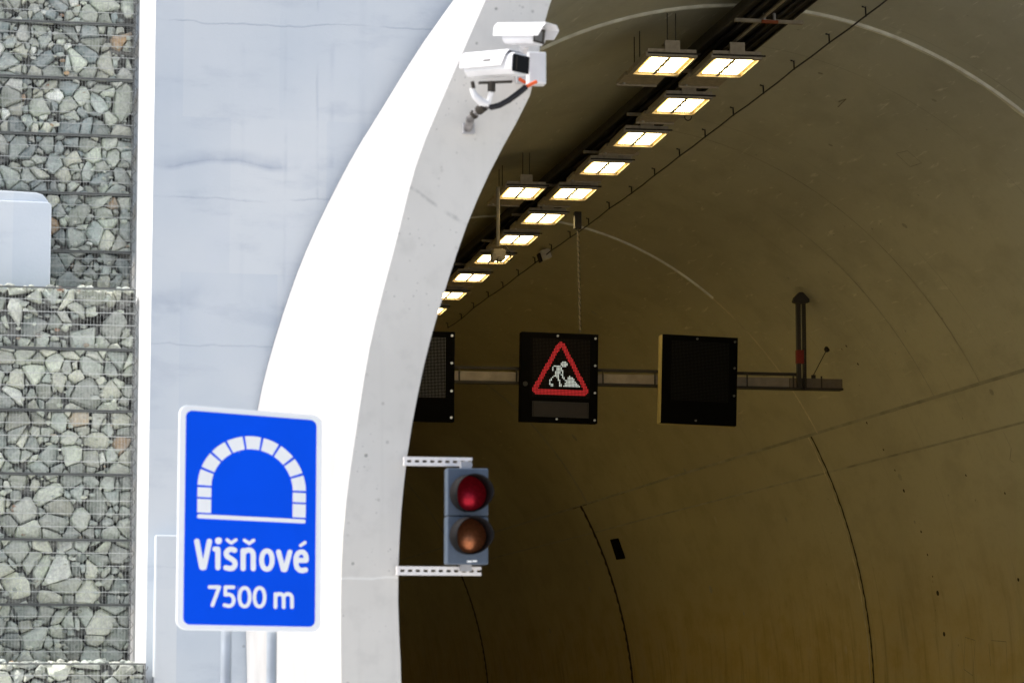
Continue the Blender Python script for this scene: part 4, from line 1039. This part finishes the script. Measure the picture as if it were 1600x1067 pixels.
# small hanging device over the lamps, box on the vault, plate on the wall
Yd = YS - 2.0
p0 = at(776, 320, Yd); p1 = at(778, 385, Yd)
dv = empty('hanging_detector', at(779, 400, Yd)); tag(dv, 'small pale device with cables hanging on a pole in front of a lamp', 'detector')
mb = MB(); mb.tube([Vector((p1.x, Yd, p1.z)), Vector((p1.x, Yd, p0.z + .25))], .026, 10); wpart(mb, 'pole', M_boxgrey, dv)
mb = MB(); c = at(779, 400, Yd); mb.box(c.x - .095, c.x + .085, Yd - .10, Yd + .12, c.z - .06, c.z + .085); wpart(mb, 'body', simple('detector_beige', (.50, .42, .30), .5), dv, bevel=.02)
mb = MB(); mb.box(c.x - .11, c.x - .06, Yd - .12, Yd + .02, c.z - .09, c.z + .02); mb.box(c.x - .03, c.x + .03, Yd - .13, Yd - .08, c.z - .10, c.z - .03); wpart(mb, 'bracket', M_boxgrey, dv, bevel=.005)
mb = MB()
for s_ in (-.02, .03): mb.tube([c + Vector((s_, -.11, -.05)), c + Vector((s_ - .03, -.13, -.09)), c + Vector((s_ - .01, -.12, -.12))], .009, 6)
mb.tube([c + Vector((.02, 0, .09)), c + Vector((.09, -.02, .14)), c + Vector((.16, -.02, .05)), c + Vector((.17, -.02, -.06)), c + Vector((.10, -.04, -.07))], .007, 6)
wpart(mb, 'cable', M_cable, dv)
c = hit(852, 398, .09); bx_ = empty('wall_box', c); tag(bx_, 'small pale box fixed to the vault beside the wall cable', 'box')
mb = MB(); nx = theta_of(c); Mb = Matrix.Translation(c) @ Matrix.Rotation(R(-18), 4, 'Y')
mb.box(-.095, .075, -.12, .12, -.085, .085, Mb); wpart(mb, 'case', simple('pale_case', (.72, .68, .58), .5), bx_, bevel=.02)
mb = MB(); mb.box(-.125, -.097, -.10, .10, -.10, .05, Mb); mb.box(.077, .095, -.03, .03, -.05, .10, Mb); wpart(mb, 'mounting_plate', M_dark, bx_)
p = [hit(x, y, .02) for x, y in ((953, 843), (965, 841), (976, 872), (963, 874))]
mb = MB(); mb.poly(p); q4 = [v + (v - Vector((X0, v.y, ZC))).normalized() * .05 for v in p]; mb.mesh(p + q4, [(i, (i + 1) % 4, 4 + (i + 1) % 4, 4 + i) for i in range(4)])
o = mb.build('wall_plate', M_black, recalc=True); tag(o, 'small black rectangular plate on the lower tunnel wall', 'plate')

# ------------------------------------------------------------------ light
SUN_EL, SKY = 50, .15
sdir = Vector((-math.cos(R(SUN_EL)) * math.cos(R(3)), math.cos(R(SUN_EL)) * math.sin(R(3)), math.sin(R(SUN_EL))))
sd = bpy.data.lights.new('sun', 'SUN'); sd.energy = 5.0; sd.angle = R(.5); sd.color = (1, .96, .90)
so = bpy.data.objects.new('sun', sd); C.objects.link(so); so.rotation_euler = sdir.to_track_quat('Z', 'Y').to_euler(); so.location = (-20, 0, 30)
w = bpy.data.worlds.new('World'); S.world = w; w.use_nodes = True; t = w.node_tree
sk = t.nodes.new('ShaderNodeTexSky'); sk.sky_type = 'NISHITA'; sk.sun_disc = False; sk.sun_elevation = R(SUN_EL); sk.sun_rotation = math.atan2(sdir.x, sdir.y)
sk.air_density = 1.0; sk.dust_density = 2.5; sk.ozone_density = 1.0
t.links.new(sk.outputs[0], t.nodes['Background'].inputs[0]); t.nodes['Background'].inputs[1].default_value = SKY
S.view_settings.view_transform = 'Standard'; S.view_settings.look = 'None'; S.view_settings.exposure = 0
S.render.engine = 'CYCLES'; S.cycles.use_denoising = True; S.cycles.max_bounces = 8; S.cycles.diffuse_bounces = 6
